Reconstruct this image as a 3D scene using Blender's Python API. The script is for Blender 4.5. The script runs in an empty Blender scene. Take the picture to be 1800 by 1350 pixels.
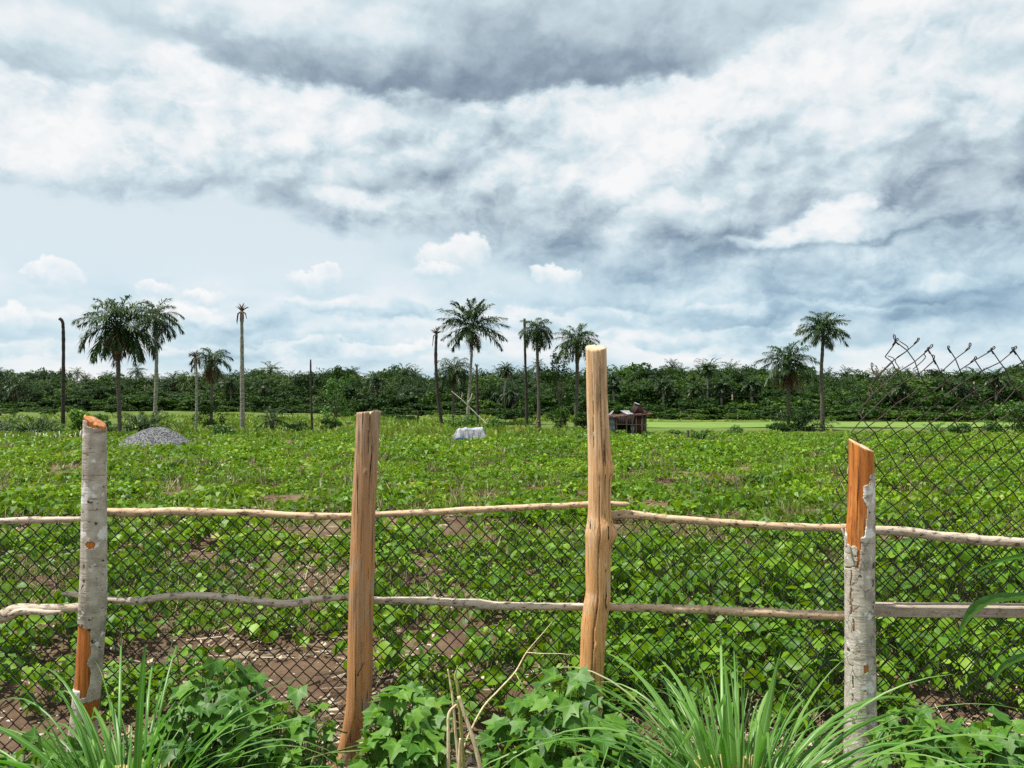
import bpy, math, random
import numpy as np
from mathutils import Vector, noise as mn
R = math.radians
random.seed(7)
rng = np.random.default_rng(11)
scene = bpy.context.scene
col = scene.collection
UP = np.array([0, 0, 1.0])

# ------------------------------------------------------------------ camera
CAMH = 1.5
PITCH = math.atan(25 / 1400)
cam_d = bpy.data.cameras.new("camera")
cam_d.sensor_width = 36
cam_d.lens = 28
cam_d.clip_start = 0.05
cam_d.clip_end = 6000
cam = bpy.data.objects.new("camera", cam_d)
col.objects.link(cam)
cam.location = (0, 0, CAMH)
cam.rotation_euler = (math.pi / 2 + PITCH, 0, 0)
scene.camera = cam


def at(X, Y, D):
    """point at distance D (along +Y) seen in the photo at pixel X, Y of 1800x1350"""
    a, b = (X - 900) / 1400, (675 - Y) / 1400
    cp, sp = math.cos(PITCH), math.sin(PITCH)
    d = (a, cp - b * sp, sp + b * cp)
    t = D / d[1]
    return np.array([t * d[0], D, CAMH + t * d[2]])


def zt(y):
    """large shape of the terrain"""
    y = float(y)
    if y < 5: return 0.0
    s = (y - 5) / 55
    if s < 1:
        s = s - 0.08 * math.sin(2 * math.pi * s) / (2 * math.pi)
        return -1.4 * s
    return -1.4 - 0.12 * min(1, (y - 60) / 60)


def bump(x, y):
    if y > 70 or y < -3: return 0.0
    k = 1 - max(0, y - 50) / 20
    b = 0.05 * mn.noise((x * 0.7, y * 0.9, 1.3)) + 0.025 * mn.noise((x * 2.3, y * 2.9, 7.1))
    b += 0.03 * math.sin(y * 2 * math.pi / 0.95 + 1.5 * mn.noise((x * 0.25, y * 0.2, 4)))
    b += 0.012 * mn.noise((x * 9, y * 9, 2.2))
    near = min(1, max(0, (y - 3.3) / 0.8))
    return b * k * (0.35 + 0.65 * near)


def gz(x, y):
    return zt(y) + bump(x, y)


def depth_of(Y):
    """distance at which the terrain is seen on photo row Y"""
    lo, hi = 2.0, 700.0
    for _ in range(50):
        m = (lo + hi) / 2
        yy = 700 + (CAMH - zt(m)) / m * 1400
        if yy > Y: lo = m
        else: hi = m
    return lo


# ------------------------------------------------------------------ mesh building
class MB:
    def __init__(s):
        s.V, s.Q, s.T, s.n = [], [], [], 0
        s.qm, s.tm, s.qt, s.tt = [], [], [], []
        s.A = []

    def add(s, V, Q=None, T=None, mat=0, tint=0.5, att=None):
        V = np.asarray(V, dtype=np.float64).reshape(-1, 3)
        if Q is not None and len(Q):
            Q = np.asarray(Q, dtype=np.int64).reshape(-1, 4)
            s.Q.append(Q + s.n)
            s.qm.append(np.full(len(Q), mat) if np.isscalar(mat) else np.asarray(mat))
            s.qt.append(np.full(len(Q), tint))
        if T is not None and len(T):
            T = np.asarray(T, dtype=np.int64).reshape(-1, 3)
            s.T.append(T + s.n)
            s.tm.append(np.full(len(T), mat if np.isscalar(mat) else 0))
            s.tt.append(np.full(len(T), tint))
        s.V.append(V)
        s.A.append(np.zeros(len(V)) if att is None else np.asarray(att, dtype=np.float64))
        s.n += len(V)

    def arrays(s):
        V = np.concatenate(s.V)
        Q = np.concatenate(s.Q) if s.Q else np.zeros((0, 4), int)
        T = np.concatenate(s.T) if s.T else np.zeros((0, 3), int)
        qm = np.concatenate(s.qm) if s.qm else np.zeros(0, int)
        tm = np.concatenate(s.tm) if s.tm else np.zeros(0, int)
        return V, Q, T, qm, tm, np.concatenate(s.A)

    def addmb(s, arr, M=None, off=(0, 0, 0), tint=0.5):
        V, Q, T, qm, tm, A = arr
        W = V if M is None else V @ np.asarray(M).T
        W = W + np.asarray(off)
        s.V.append(W); s.A.append(A)
        if len(Q): s.Q.append(Q + s.n); s.qm.append(qm); s.qt.append(np.full(len(Q), tint))
        if len(T): s.T.append(T + s.n); s.tm.append(tm); s.tt.append(np.full(len(T), tint))
        s.n += len(V)

    def mesh(s, name, mats, smooth=True):
        V, Q, T, qm, tm, A = s.arrays()
        me = bpy.data.meshes.new(name)
        nq, nt = len(Q), len(T)
        me.vertices.add(len(V))
        me.vertices.foreach_set("co", V.astype(np.float32).ravel())
        me.loops.add(nq * 4 + nt * 3)
        me.loops.foreach_set("vertex_index", np.concatenate([Q.ravel(), T.ravel()]).astype(np.int32))
        me.polygons.add(nq + nt)
        ls = np.concatenate([np.arange(nq) * 4, nq * 4 + np.arange(nt) * 3]).astype(np.int32)
        me.polygons.foreach_set("loop_start", ls)
        me.polygons.foreach_set("material_index", np.concatenate([qm, tm]).astype(np.int32))
        me.polygons.foreach_set("use_smooth", np.full(nq + nt, smooth))
        for m in mats: me.materials.append(m)
        me.update(calc_edges=True)
        tint = np.concatenate([np.concatenate(s.qt) if s.qt else np.zeros(0), np.concatenate(s.tt) if s.tt else np.zeros(0)])
        a = me.attributes.new("tint", 'FLOAT', 'FACE'); a.data.foreach_set("value", tint.astype(np.float32))
        b = me.attributes.new("lat", 'FLOAT', 'POINT'); b.data.foreach_set("value", A.astype(np.float32))
        me.validate()
        return me

    def build(s, name, mats, parent=None, smooth=True, loc=None):
        if not isinstance(mats, (list, tuple)): mats = [mats]
        o = bpy.data.objects.new(name, s.mesh(name, mats, smooth))
        col.objects.link(o)
        if parent is not None: o.parent = parent
        if loc is not None: o.location = loc
        return o


def tag(o, label=None, cat=None, group=None, kind=None):
    if label: o["label"] = label
    if cat: o["category"] = cat
    if group: o["group"] = group
    if kind: o["kind"] = kind
    return o


def thing(name, label, cat, loc, group=None, rz=0):
    o = bpy.data.objects.new(name, None)
    o.empty_display_size = 0.2
    col.objects.link(o)
    o.location = tuple(float(v) for v in loc)
    o.rotation_euler = (0, 0, rz)
    return tag(o, label, cat, group)


def nrm(v):
    v = np.asarray(v, float)
    return v / (np.linalg.norm(v) + 1e-12)


def tube(pts, rad, k=8, cap=True, jit=0.0):
    P = np.asarray(pts, float)
    n = len(P)
    rad = np.full(n, rad) if np.isscalar(rad) else np.asarray(rad, float)
    T = np.gradient(P, axis=0)
    T /= np.linalg.norm(T, axis=1)[:, None] + 1e-12
    ref = np.array([0, 0, 1.0]) if abs(T[0][2]) < 0.8 else np.array([0, 1.0, 0])
    N = nrm(np.cross(ref, T[0]))
    V = []
    for i in range(n):
        N = nrm(N - T[i] * np.dot(N, T[i]))
        B = np.cross(T[i], N)
        for j in range(k):
            a = 2 * math.pi * j / k
            r = rad[i] * (1 + (jit * (rng.random() - 0.5) if jit else 0))
            V.append(P[i] + r * (math.cos(a) * N + math.sin(a) * B))
    Q = [[i * k + j, i * k + (j + 1) % k, (i + 1) * k + (j + 1) % k, (i + 1) * k + j] for i in range(n - 1) for j in range(k)]
    Tr = []
    if cap:
        V.append(P[0]); V.append(P[-1])
        c0, c1 = len(V) - 2, len(V) - 1
        Tr = [[c0, (j + 1) % k, j] for j in range(k)] + [[c1, (n - 1) * k + j, (n - 1) * k + (j + 1) % k] for j in range(k)]
    return np.array(V), Q, Tr


def smooth_path(pts, m=8):
    """Catmull-Rom through rows of any width"""
    P = np.asarray(pts, float)
    P = np.vstack([2 * P[0] - P[1], P, 2 * P[-1] - P[-2]])
    out = []
    for i in range(1, len(P) - 2):
        for j in range(m):
            t = j / m
            a, b, c, d = P[i - 1], P[i], P[i + 1], P[i + 2]
            out.append(0.5 * (2 * b + (c - a) * t + (2 * a - 5 * b + 4 * c - d) * t * t + (3 * b - a - 3 * c + d) * t ** 3))
    out.append(P[-2])
    return np.array(out)


def box(c, s, M=None):
    c = np.asarray(c, float)
    V = np.array([[x, y, z] for x in (-.5, .5) for y in (-.5, .5) for z in (-.5, .5)]) * np.asarray(s, float)
    if M is not None: V = V @ np.asarray(M).T
    Q = [[0, 1, 3, 2], [4, 6, 7, 5], [0, 4, 5, 1], [2, 3, 7, 6], [0, 2, 6, 4], [1, 5, 7, 3]]
    return V + c, Q


def rot(ax, a):
    c, s = math.cos(a), math.sin(a)
    if ax == 'z': return np.array([[c, -s, 0], [s, c, 0], [0, 0, 1]])
    if ax == 'x': return np.array([[1, 0, 0], [0, c, -s], [0, s, c]])
    return np.array([[c, 0, s], [0, 1, 0], [-s, 0, c]])


# ------------------------------------------------------------------ materials
def newmat(name):
    m = bpy.data.materials.new(name)
    m.use_nodes = True
    nt = m.node_tree
    for n in list(nt.nodes): nt.nodes.remove(n)
    return m, nt


def N(nt, typ, **kw):
    n = nt.nodes.new(typ)
    for k, v in kw.items(): setattr(n, k, v)
    return n


def ramp(nt, fac, stops, interp='LINEAR'):
    r = N(nt, 'ShaderNodeValToRGB')
    r.color_ramp.interpolation = interp
    el = r.color_ramp.elements
    while len(el) < len(stops): el.new(0.5)
    for e, (p, c) in zip(el, stops):
        e.position = p
        e.color = (*c, 1) if len(c) == 3 else c
    nt.links.new(fac, r.inputs[0])
    return r.outputs[0]


def noise_tex(nt, vec, scale, detail=5, rough=0.55, dist=0.0):
    n = N(nt, 'ShaderNodeTexNoise')
    n.inputs['Scale'].default_value = scale
    n.inputs['Detail'].default_value = detail
    n.inputs['Roughness'].default_value = rough
    n.inputs['Distortion'].default_value = dist
    if vec is not None: nt.links.new(vec, n.inputs['Vector'])
    return n


def mapping(nt, vec, scale=(1, 1, 1), loc=(0, 0, 0)):
    m = N(nt, 'ShaderNodeMapping')
    m.inputs['Scale'].default_value = scale
    m.inputs['Location'].default_value = loc
    nt.links.new(vec, m.inputs['Vector'])
    return m.outputs[0]


def mixc(nt, fac, a, b, mode='MIX'):
    m = N(nt, 'ShaderNodeMix', data_type='RGBA', blend_type=mode)
    if isinstance(fac, (int, float)): m.inputs[0].default_value = fac
    else: nt.links.new(fac, m.inputs[0])
    for s, v in ((m.inputs[6], a), (m.inputs[7], b)):
        if isinstance(v, tuple): s.default_value = (*v, 1)
        else: nt.links.new(v, s)
    return m.outputs[2]


def mth(nt, op, a, b=None, clamp=False):
    m = N(nt, 'ShaderNodeMath', operation=op, use_clamp=clamp)
    for s, v in zip(m.inputs, (a, b)):
        if v is None: continue
        if isinstance(v, (int, float)): s.default_value = v
        else: nt.links.new(v, s)
    return m.outputs[0]


def finish(nt, colr, rough=0.7, bumpsrc=None, bstr=0.3, bdist=0.01, spec=0.3, metal=0.0):
    p = N(nt, 'ShaderNodeBsdfPrincipled')
    o = N(nt, 'ShaderNodeOutputMaterial')
    if isinstance(colr, tuple): p.inputs['Base Color'].default_value = (*colr, 1)
    else: nt.links.new(colr, p.inputs['Base Color'])
    if isinstance(rough, (int, float)): p.inputs['Roughness'].default_value = rough
    else: nt.links.new(rough, p.inputs['Roughness'])
    p.inputs['Specular IOR Level'].default_value = spec
    p.inputs['Metallic'].default_value = metal
    if bumpsrc is not None:
        b = N(nt, 'ShaderNodeBump')
        b.inputs['Strength'].default_value = bstr
        b.inputs['Distance'].default_value = bdist
        nt.links.new(bumpsrc, b.inputs['Height'])
        nt.links.new(b.outputs[0], p.inputs['Normal'])
    nt.links.new(p.outputs[0], o.inputs[0])
    return p


def leafmat(name, stops, tcol, trans=0.3, rough=0.4, spec=0.5, rib=None, back=None, tintw=0.45):
    """leaves: colour varies from leaf to leaf (island) and from plant to plant (tint / object)"""
    m, nt = newmat(name)
    g = N(nt, 'ShaderNodeNewGeometry')
    a = N(nt, 'ShaderNodeAttribute', attribute_name="tint")
    oi = N(nt, 'ShaderNodeObjectInfo')
    f = mth(nt, 'MULTIPLY', g.outputs['Random Per Island'], 1 - tintw)
    f = mth(nt, 'MULTIPLY_ADD', a.outputs['Fac'], tintw)
    nt.nodes[-1].inputs[2].default_value = 0
    f2 = mth(nt, 'MULTIPLY', g.outputs['Random Per Island'], 1 - tintw)
    f = mth(nt, 'ADD', f, f2)
    ob = mth(nt, 'MULTIPLY', mth(nt, 'SUBTRACT', oi.outputs['Random'], 0.5), 0.25)
    f = mth(nt, 'ADD', f, ob, True)
    c = ramp(nt, f, stops)
    tcn = N(nt, 'ShaderNodeTexCoord')
    nz = noise_tex(nt, tcn.outputs['Object'], 18, 3)
    c = mixc(nt, mth(nt, 'MULTIPLY', nz.outputs[0], 0.5), c, (0.75, 0.8, 0.7), 'MULTIPLY')
    if back is not None:
        c = mixc(nt, g.outputs['Backfacing'], c, back)
    if rib is not None:
        lt = N(nt, 'ShaderNodeAttribute', attribute_name="lat")
        rf = ramp(nt, lt.outputs['Fac'], [(0.0, (1, 1, 1)), (0.10, (0.5, 0.5, 0.5)), (0.2, (0, 0, 0))])
        c = mixc(nt, mth(nt, 'MULTIPLY', rf, 0.6), c, rib)
    p = N(nt, 'ShaderNodeBsdfPrincipled')
    nt.links.new(c, p.inputs['Base Color'])
    p.inputs['Roughness'].default_value = rough
    p.inputs['Specular IOR Level'].default_value = spec
    t = N(nt, 'ShaderNodeBsdfTranslucent')
    tc = mixc(nt, 0.5, c, tcol)
    nt.links.new(tc, t.inputs[0])
    mx = N(nt, 'ShaderNodeMixShader')
    mx.inputs[0].default_value = trans
    nt.links.new(p.outputs[0], mx.inputs[1]); nt.links.new(t.outputs[0], mx.inputs[2])
    o = N(nt, 'ShaderNodeOutputMaterial')
    nt.links.new(mx.outputs[0], o.inputs[0])
    return m


def simple(name, c1, c2, scale=8, rough=0.75, stretch=(1, 1, 1), bstr=0.3, bdist=0.01, spec=0.25, detail=6, metal=0.0, lo=0.35, hi=0.65, dark=None):
    m, nt = newmat(name)
    tc = N(nt, 'ShaderNodeTexCoord')
    v = mapping(nt, tc.outputs['Object'], stretch)
    n = noise_tex(nt, v, scale, detail, 0.6)
    c = ramp(nt, n.outputs[0], [(lo, c1), (hi, c2)])
    if dark is not None:
        n2 = noise_tex(nt, v, scale * 2.7, 4, 0.6)
        c = mixc(nt, ramp(nt, n2.outputs[0], [(0.32, (1, 1, 1)), (0.4, (0, 0, 0))]), c, dark)
    finish(nt, c, rough, n.outputs[0], bstr, bdist, spec, metal)
    return m


M = {}
M['bean'] = leafmat("bean_leaf", [(0.0, (0.008, 0.04, 0.002)), (0.3, (0.035, 0.11, 0.003)), (0.65, (0.105, 0.23, 0.004)), (0.9, (0.22, 0.37, 0.010)), (0.96, (0.3, 0.33, 0.04)), (1.0, (0.34, 0.27, 0.06))],
                    (0.32, 0.50, 0.003), 0.27, 0.48, 0.26, rib=(0.16, 0.28, 0.05))
M['potato'] = leafmat("potato_leaf", [(0.0, (0.014, 0.06, 0.008)), (0.45, (0.048, 0.15, 0.011)), (0.93, (0.13, 0.27, 0.02)), (1.0, (0.26, 0.28, 0.05))], (0.22, 0.42, 0.012), 0.28, 0.5, 0.32,
                      rib=(0.16, 0.29, 0.07))
M['lemongrass'] = leafmat("lemongrass_leaf", [(0.0, (0.03, 0.13, 0.006)), (0.4, (0.08, 0.225, 0.018)), (0.8, (0.17, 0.32, 0.065)), (0.95, (0.24, 0.36, 0.14)), (1.0, (0.38, 0.34, 0.16))], (0.10, 0.40, 0.008), 0.34, 0.42, 0.42,
                          rib=(0.36, 0.5, 0.26))
M['maize'] = leafmat("maize_leaf", [(0.0, (0.025, 0.11, 0.02)), (1.0, (0.06, 0.18, 0.04))], (0.12, 0.36, 0.02), 0.3, 0.35, 0.5, rib=(0.25, 0.38, 0.16))
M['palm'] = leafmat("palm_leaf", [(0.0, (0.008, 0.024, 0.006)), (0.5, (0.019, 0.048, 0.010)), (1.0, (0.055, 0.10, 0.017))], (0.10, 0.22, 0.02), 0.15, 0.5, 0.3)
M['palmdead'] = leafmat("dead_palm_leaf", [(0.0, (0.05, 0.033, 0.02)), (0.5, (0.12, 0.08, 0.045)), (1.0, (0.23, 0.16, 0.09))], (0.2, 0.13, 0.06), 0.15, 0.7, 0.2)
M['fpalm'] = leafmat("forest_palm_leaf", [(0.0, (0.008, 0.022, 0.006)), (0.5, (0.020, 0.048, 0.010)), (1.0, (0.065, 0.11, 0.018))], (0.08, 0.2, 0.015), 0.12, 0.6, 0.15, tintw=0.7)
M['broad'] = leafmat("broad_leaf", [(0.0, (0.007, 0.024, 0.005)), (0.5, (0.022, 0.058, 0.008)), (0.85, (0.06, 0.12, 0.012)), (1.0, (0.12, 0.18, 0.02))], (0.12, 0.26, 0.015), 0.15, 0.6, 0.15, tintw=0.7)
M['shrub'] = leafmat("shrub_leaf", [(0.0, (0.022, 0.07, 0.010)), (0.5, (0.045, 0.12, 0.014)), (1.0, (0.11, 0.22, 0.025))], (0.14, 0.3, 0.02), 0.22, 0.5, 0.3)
M['youngleaf'] = leafmat("young_leaf", [(0.0, (0.05, 0.13, 0.012)), (0.5, (0.10, 0.21, 0.018)), (1.0, (0.2, 0.34, 0.035))], (0.25, 0.45, 0.02), 0.28, 0.45, 0.35)
M['grass'] = leafmat("field_grass_blade", [(0.0, (0.06, 0.13, 0.015)), (0.5, (0.13, 0.21, 0.022)), (1.0, (0.30, 0.30, 0.07))], (0.25, 0.4, 0.03), 0.3, 0.5, 0.25)
M['straw'] = leafmat("straw", [(0.0, (0.07, 0.045, 0.025)), (0.5, (0.19, 0.135, 0.08)), (0.85, (0.32, 0.25, 0.16)), (1.0, (0.55, 0.48, 0.37))], (0.4, 0.3, 0.15), 0.1, 0.6, 0.3, tintw=0.0)
M['stem'] = simple("green_stem", (0.08, 0.13, 0.03), (0.16, 0.2, 0.06), 20)
M['palmtrunk'] = simple("palm_trunk", (0.05, 0.042, 0.035), (0.14, 0.12, 0.095), 5, 0.85, (1, 1, 3), 0.8, 0.05, dark=(0.02, 0.018, 0.015))
M['paletrunk'] = simple("pale_palm_trunk", (0.12, 0.11, 0.085), (0.34, 0.33, 0.27), 4, 0.85, (1, 1, 3), 0.8, 0.05, dark=(0.05, 0.045, 0.035))
M['darktrunk'] = simple("dead_palm_trunk", (0.02, 0.017, 0.015), (0.07, 0.055, 0.045), 5, 0.85, (1, 1, 2), 0.8, 0.05)
M['limb'] = simple("tree_limb", (0.12, 0.10, 0.08), (0.26, 0.23, 0.19), 6, 0.8, (1, 1, 0.5))
M['deadwood'] = simple("bleached_wood", (0.35, 0.31, 0.26), (0.68, 0.64, 0.56), 12, 0.7, (1, 1, 1))
M['gravel'] = simple("grey_gravel", (0.075, 0.08, 0.084), (0.235, 0.24, 0.245), 14, 0.9, (1, 1, 1), 0.6, 0.05, dark=(0.03, 0.03, 0.033))
M['stone'] = simple("pale_stone", (0.25, 0.21, 0.17), (0.55, 0.5, 0.44), 20, 0.85)
M['brick'] = simple("red_brick", (0.2, 0.07, 0.045), (0.38, 0.16, 0.1), 30, 0.85)
M['wire'] = simple("black_wire", (0.006, 0.006, 0.006), (0.014, 0.013, 0.012), 40, 0.45, bstr=0.1, spec=0.4)
M['rustwire'] = simple("rusty_wire", (0.009, 0.008, 0.007), (0.05, 0.026, 0.016), 25, 0.6, bstr=0.2, spec=0.35)
M['stalk'] = simple("dry_stalk_skin", (0.36, 0.27, 0.13), (0.72, 0.62, 0.40), 30, 0.55, (4, 4, 0.6), 0.3, 0.002, dark=(0.16, 0.09, 0.04))
M['greenstalk'] = simple("half_dry_stalk_skin", (0.14, 0.17, 0.03), (0.42, 0.36, 0.14), 30, 0.55, (5, 5, 0.6), 0.3, 0.002)
M['tarp'] = simple("white_tarpaulin", (0.14, 0.155, 0.18), (0.40, 0.415, 0.435), 3, 0.45, spec=0.4)
M['bluetarp'] = simple("blue_tarpaulin", (0.03, 0.08, 0.30), (0.08, 0.16, 0.5), 5, 0.45, spec=0.4)
M['rust'] = simple("rusty_sheet", (0.035, 0.014, 0.011), (0.10, 0.032, 0.022), 3, 0.75)
M['darkrust'] = simple("dark_rusty_sheet", (0.012, 0.009, 0.008), (0.035, 0.018, 0.015), 3, 0.75)
M['zinc'] = simple("zinc_sheet", (0.14, 0.145, 0.155), (0.32, 0.33, 0.34), 3, 0.4, spec=0.5)
M['greysheet'] = simple("grey_sheet", (0.10, 0.13, 0.14), (0.28, 0.32, 0.33), 4, 0.6)
M['greywood'] = simple("grey_timber", (0.10, 0.075, 0.055), (0.26, 0.2, 0.15), 6, 0.8, (1, 1, 0.3))
M['nail'] = simple("iron_nail", (0.02, 0.018, 0.017), (0.06, 0.045, 0.04), 40, 0.5, metal=0.6)


def woodmat(name, pale, mid, orange, z0, z1, grey=(0.34, 0.29, 0.24)):
    """debarked wood; long grain, checks and a weathered patchwork that grows orange between z0 and z1"""
    m, nt = newmat(name)
    tc = N(nt, 'ShaderNodeTexCoord')
    ob = tc.outputs['Object']
    g = noise_tex(nt, mapping(nt, ob, (20, 20, 0.8)), 3.0, 7, 0.6, 0.6)
    fine = noise_tex(nt, mapping(nt, ob, (60, 60, 1.3)), 3.0, 4, 0.6)
    big = noise_tex(nt, mapping(nt, ob, (5, 5, 2.2)), 1.6, 5, 0.6)
    sx = N(nt, 'ShaderNodeSeparateXYZ'); nt.links.new(ob, sx.inputs[0])
    mr = N(nt, 'ShaderNodeMapRange'); mr.inputs[1].default_value = z0; mr.inputs[2].default_value = z1
    nt.links.new(sx.outputs[2], mr.inputs[0])
    f = mth(nt, 'ADD', mr.outputs[0], mth(nt, 'MULTIPLY', mth(nt, 'SUBTRACT', big.outputs[0], 0.5), 2.2), True)
    base = mixc(nt, f, orange, pale)
    c = mixc(nt, ramp(nt, g.outputs[0], [(0.32, (1, 1, 1)), (0.58, (0, 0, 0))]), base, mid)
    c = mixc(nt, ramp(nt, big.outputs[0], [(0.54, (0, 0, 0)), (0.66, (0.85, 0.85, 0.85))]), c, grey)
    c = mixc(nt, ramp(nt, fine.outputs[0], [(0.34, (0.75, 0.75, 0.75)), (0.47, (0, 0, 0))]), c, tuple(v * 0.42 for v in mid))
    dirt = noise_tex(nt, mapping(nt, ob, (9, 9, 3), (2, 5, 1)), 1.8, 7, 0.65)
    c = mixc(nt, ramp(nt, dirt.outputs[0], [(0.56, (0, 0, 0)), (0.7, (0.55, 0.55, 0.55))]), c, (0.12, 0.085, 0.06))
    crk = noise_tex(nt, mapping(nt, ob, (60, 60, 0.9)), 1.6, 3, 0.5, 0.3)
    cr = ramp(nt, crk.outputs[0], [(0.33, (1, 1, 1)), (0.36, (0, 0, 0))])
    c = mixc(nt, cr, c, (0.03, 0.018, 0.01))
    hgt = mth(nt, 'SUBTRACT', mth(nt, 'ADD', g.outputs[0], mth(nt, 'MULTIPLY', fine.outputs[0], 0.5)), mth(nt, 'MULTIPLY', cr, 1.2))
    finish(nt, c, 0.78, hgt, 0.8, 0.008, 0.2)
    return m


def barkmat(name, base, light, dark, cracks=1.0):
    m, nt = newmat(name)
    tc = N(nt, 'ShaderNodeTexCoord')
    ob = tc.outputs['Object']
    ring = noise_tex(nt, mapping(nt, ob, (6, 6, 42)), 1.6, 7, 0.65, 0.8)
    blot = noise_tex(nt, ob, 16, 6, 0.6)
    spot = noise_tex(nt, mapping(nt, ob, (1, 1, 1), (3, 1, 7)), 34, 4, 0.55)
    lich = noise_tex(nt, mapping(nt, ob, (1, 1, 1), (8, 4, 2)), 13, 6, 0.6)
    c = ramp(nt, blot.outputs[0], [(0.3, tuple(v * 0.55 for v in base)), (0.5, base), (0.7, light)])
    c = mixc(nt, ramp(nt, ring.outputs[0], [(0.33, (0.85, 0.85, 0.85)), (0.43, (0, 0, 0))]), c, dark)
    c = mixc(nt, ramp(nt, spot.outputs[0], [(0.32, (1, 1, 1)), (0.365, (0, 0, 0))]), c, tuple(v * 0.35 for v in dark))
    c = mixc(nt, ramp(nt, lich.outputs[0], [(0.575, (0, 0, 0)), (0.62, (0.9, 0.9, 0.9))]), c, (0.74, 0.73, 0.69))
    # flaky crack network
    wv = noise_tex(nt, ob, 12, 3)
    vv = N(nt, 'ShaderNodeVectorMath', operation='ADD')
    nt.links.new(mapping(nt, ob, (17, 17, 11)), vv.inputs[0]); nt.links.new(wv.outputs[1], vv.inputs[1])
    vo = N(nt, 'ShaderNodeTexVoronoi', feature='DISTANCE_TO_EDGE'); vo.inputs['Scale'].default_value = 0.85
    nt.links.new(vv.outputs[0], vo.inputs['Vector'])
    ck = ramp(nt, vo.outputs['Distance'], [(0.012, (1, 1, 1)), (0.035, (0, 0, 0))])
    ckm = mth(nt, 'MULTIPLY', ck, ramp(nt, lich.outputs[0], [(0.44, (1, 1, 1)), (0.52, (0, 0, 0))]))
    c0_ = c
    c = mixc(nt, ckm, c, (0.035, 0.028, 0.022))
    ckm = mth(nt, 'MULTIPLY', ckm, cracks)
    nt.nodes.remove(c.node)
    c = mixc(nt, ckm, c0_, (0.05, 0.04, 0.032))
    hgt = mth(nt, 'SUBTRACT', mth(nt, 'ADD', ring.outputs[0], mth(nt, 'MULTIPLY', spot.outputs[0], 0.6)), mth(nt, 'MULTIPLY', ckm, 1.5))
    finish(nt, c, 0.85, hgt, 0.5, 0.006, 0.2)
    return m


def endmat(name, c1, c2):
    m, nt = newmat(name)
    tc = N(nt, 'ShaderNodeTexCoord')
    n = noise_tex(nt, tc.outputs['Object'], 45, 6, 0.65)
    c = ramp(nt, n.outputs[0], [(0.3, c1), (0.7, c2)])
    finish(nt, c, 0.8, n.outputs[0], 0.6, 0.005, 0.2)
    return m


M['post2'] = woodmat("weathered_wood", (0.47, 0.325, 0.215), (0.31, 0.18, 0.10), (0.54, 0.255, 0.095), 0.85, 1.3, (0.36, 0.31, 0.26))
M['post3'] = woodmat("golden_wood", (0.70, 0.50, 0.31), (0.50, 0.28, 0.125), (0.70, 0.34, 0.12), 0.6, 1.55, (0.56, 0.44, 0.31))
M['core'] = woodmat("orange_core_wood", (0.58, 0.21, 0.045), (0.30, 0.09, 0.02), (0.54, 0.18, 0.04), 0.4, 1.6, (0.52, 0.21, 0.06))
M['endgrain'] = endmat("end_grain", (0.34, 0.24, 0.15), (0.62, 0.5, 0.36))
M['endorange'] = endmat("orange_end_grain", (0.28, 0.10, 0.035), (0.5, 0.24, 0.11))
M['bark1'] = barkmat("pale_bark", (0.40, 0.355, 0.29), (0.55, 0.51, 0.45), (0.17, 0.125, 0.085), 0.0)
M['bark4'] = barkmat("grey_bark", (0.44, 0.40, 0.335), (0.58, 0.54, 0.47), (0.21, 0.17, 0.125), 0.5)


def railmat(name, pale, mid, dark, orange):
    m, nt = newmat(name)
    tc = N(nt, 'ShaderNodeTexCoord')
    ob = tc.outputs['Object']
    g = noise_tex(nt, mapping(nt, ob, (4, 34, 34)), 3.0, 8, 0.7, 0.8)
    b = noise_tex(nt, mapping(nt, ob, (13, 24, 24)), 2.2, 7, 0.65)
    s = noise_tex(nt, mapping(nt, ob, (14, 30, 30), (4, 4, 4)), 2.0, 4, 0.6)
    c = ramp(nt, g.outputs[0], [(0.3, mid), (0.62, pale)])
    c = mixc(nt, ramp(nt, b.outputs[0], [(0.36, (1, 1, 1)), (0.48, (0, 0, 0))]), c, dark)
    c = mixc(nt, ramp(nt, b.outputs[0], [(0.61, (0, 0, 0)), (0.7, (0.7, 0.7, 0.7))]), c, orange)
    c = mixc(nt, ramp(nt, s.outputs[0], [(0.33, (1, 1, 1)), (0.38, (0, 0, 0))]), c, tuple(v * 0.25 for v in dark))
    finish(nt, c, 0.7, mth(nt, 'ADD', g.outputs[0], b.outputs[0]), 0.5, 0.004, 0.25)
    return m


M['railtan'] = railmat("tan_pole", (0.60, 0.45, 0.30), (0.38, 0.26, 0.15), (0.10, 0.062, 0.036), (0.50, 0.27, 0.12))
M['railgrey'] = railmat("grey_pole", (0.56, 0.48, 0.38), (0.32, 0.255, 0.19), (0.085, 0.062, 0.043), (0.42, 0.25, 0.13))
M['plank'] = railmat("sawn_plank", (0.40, 0.34, 0.27), (0.22, 0.17, 0.12), (0.2, 0.15, 0.105), (0.36, 0.26, 0.17))


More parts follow.
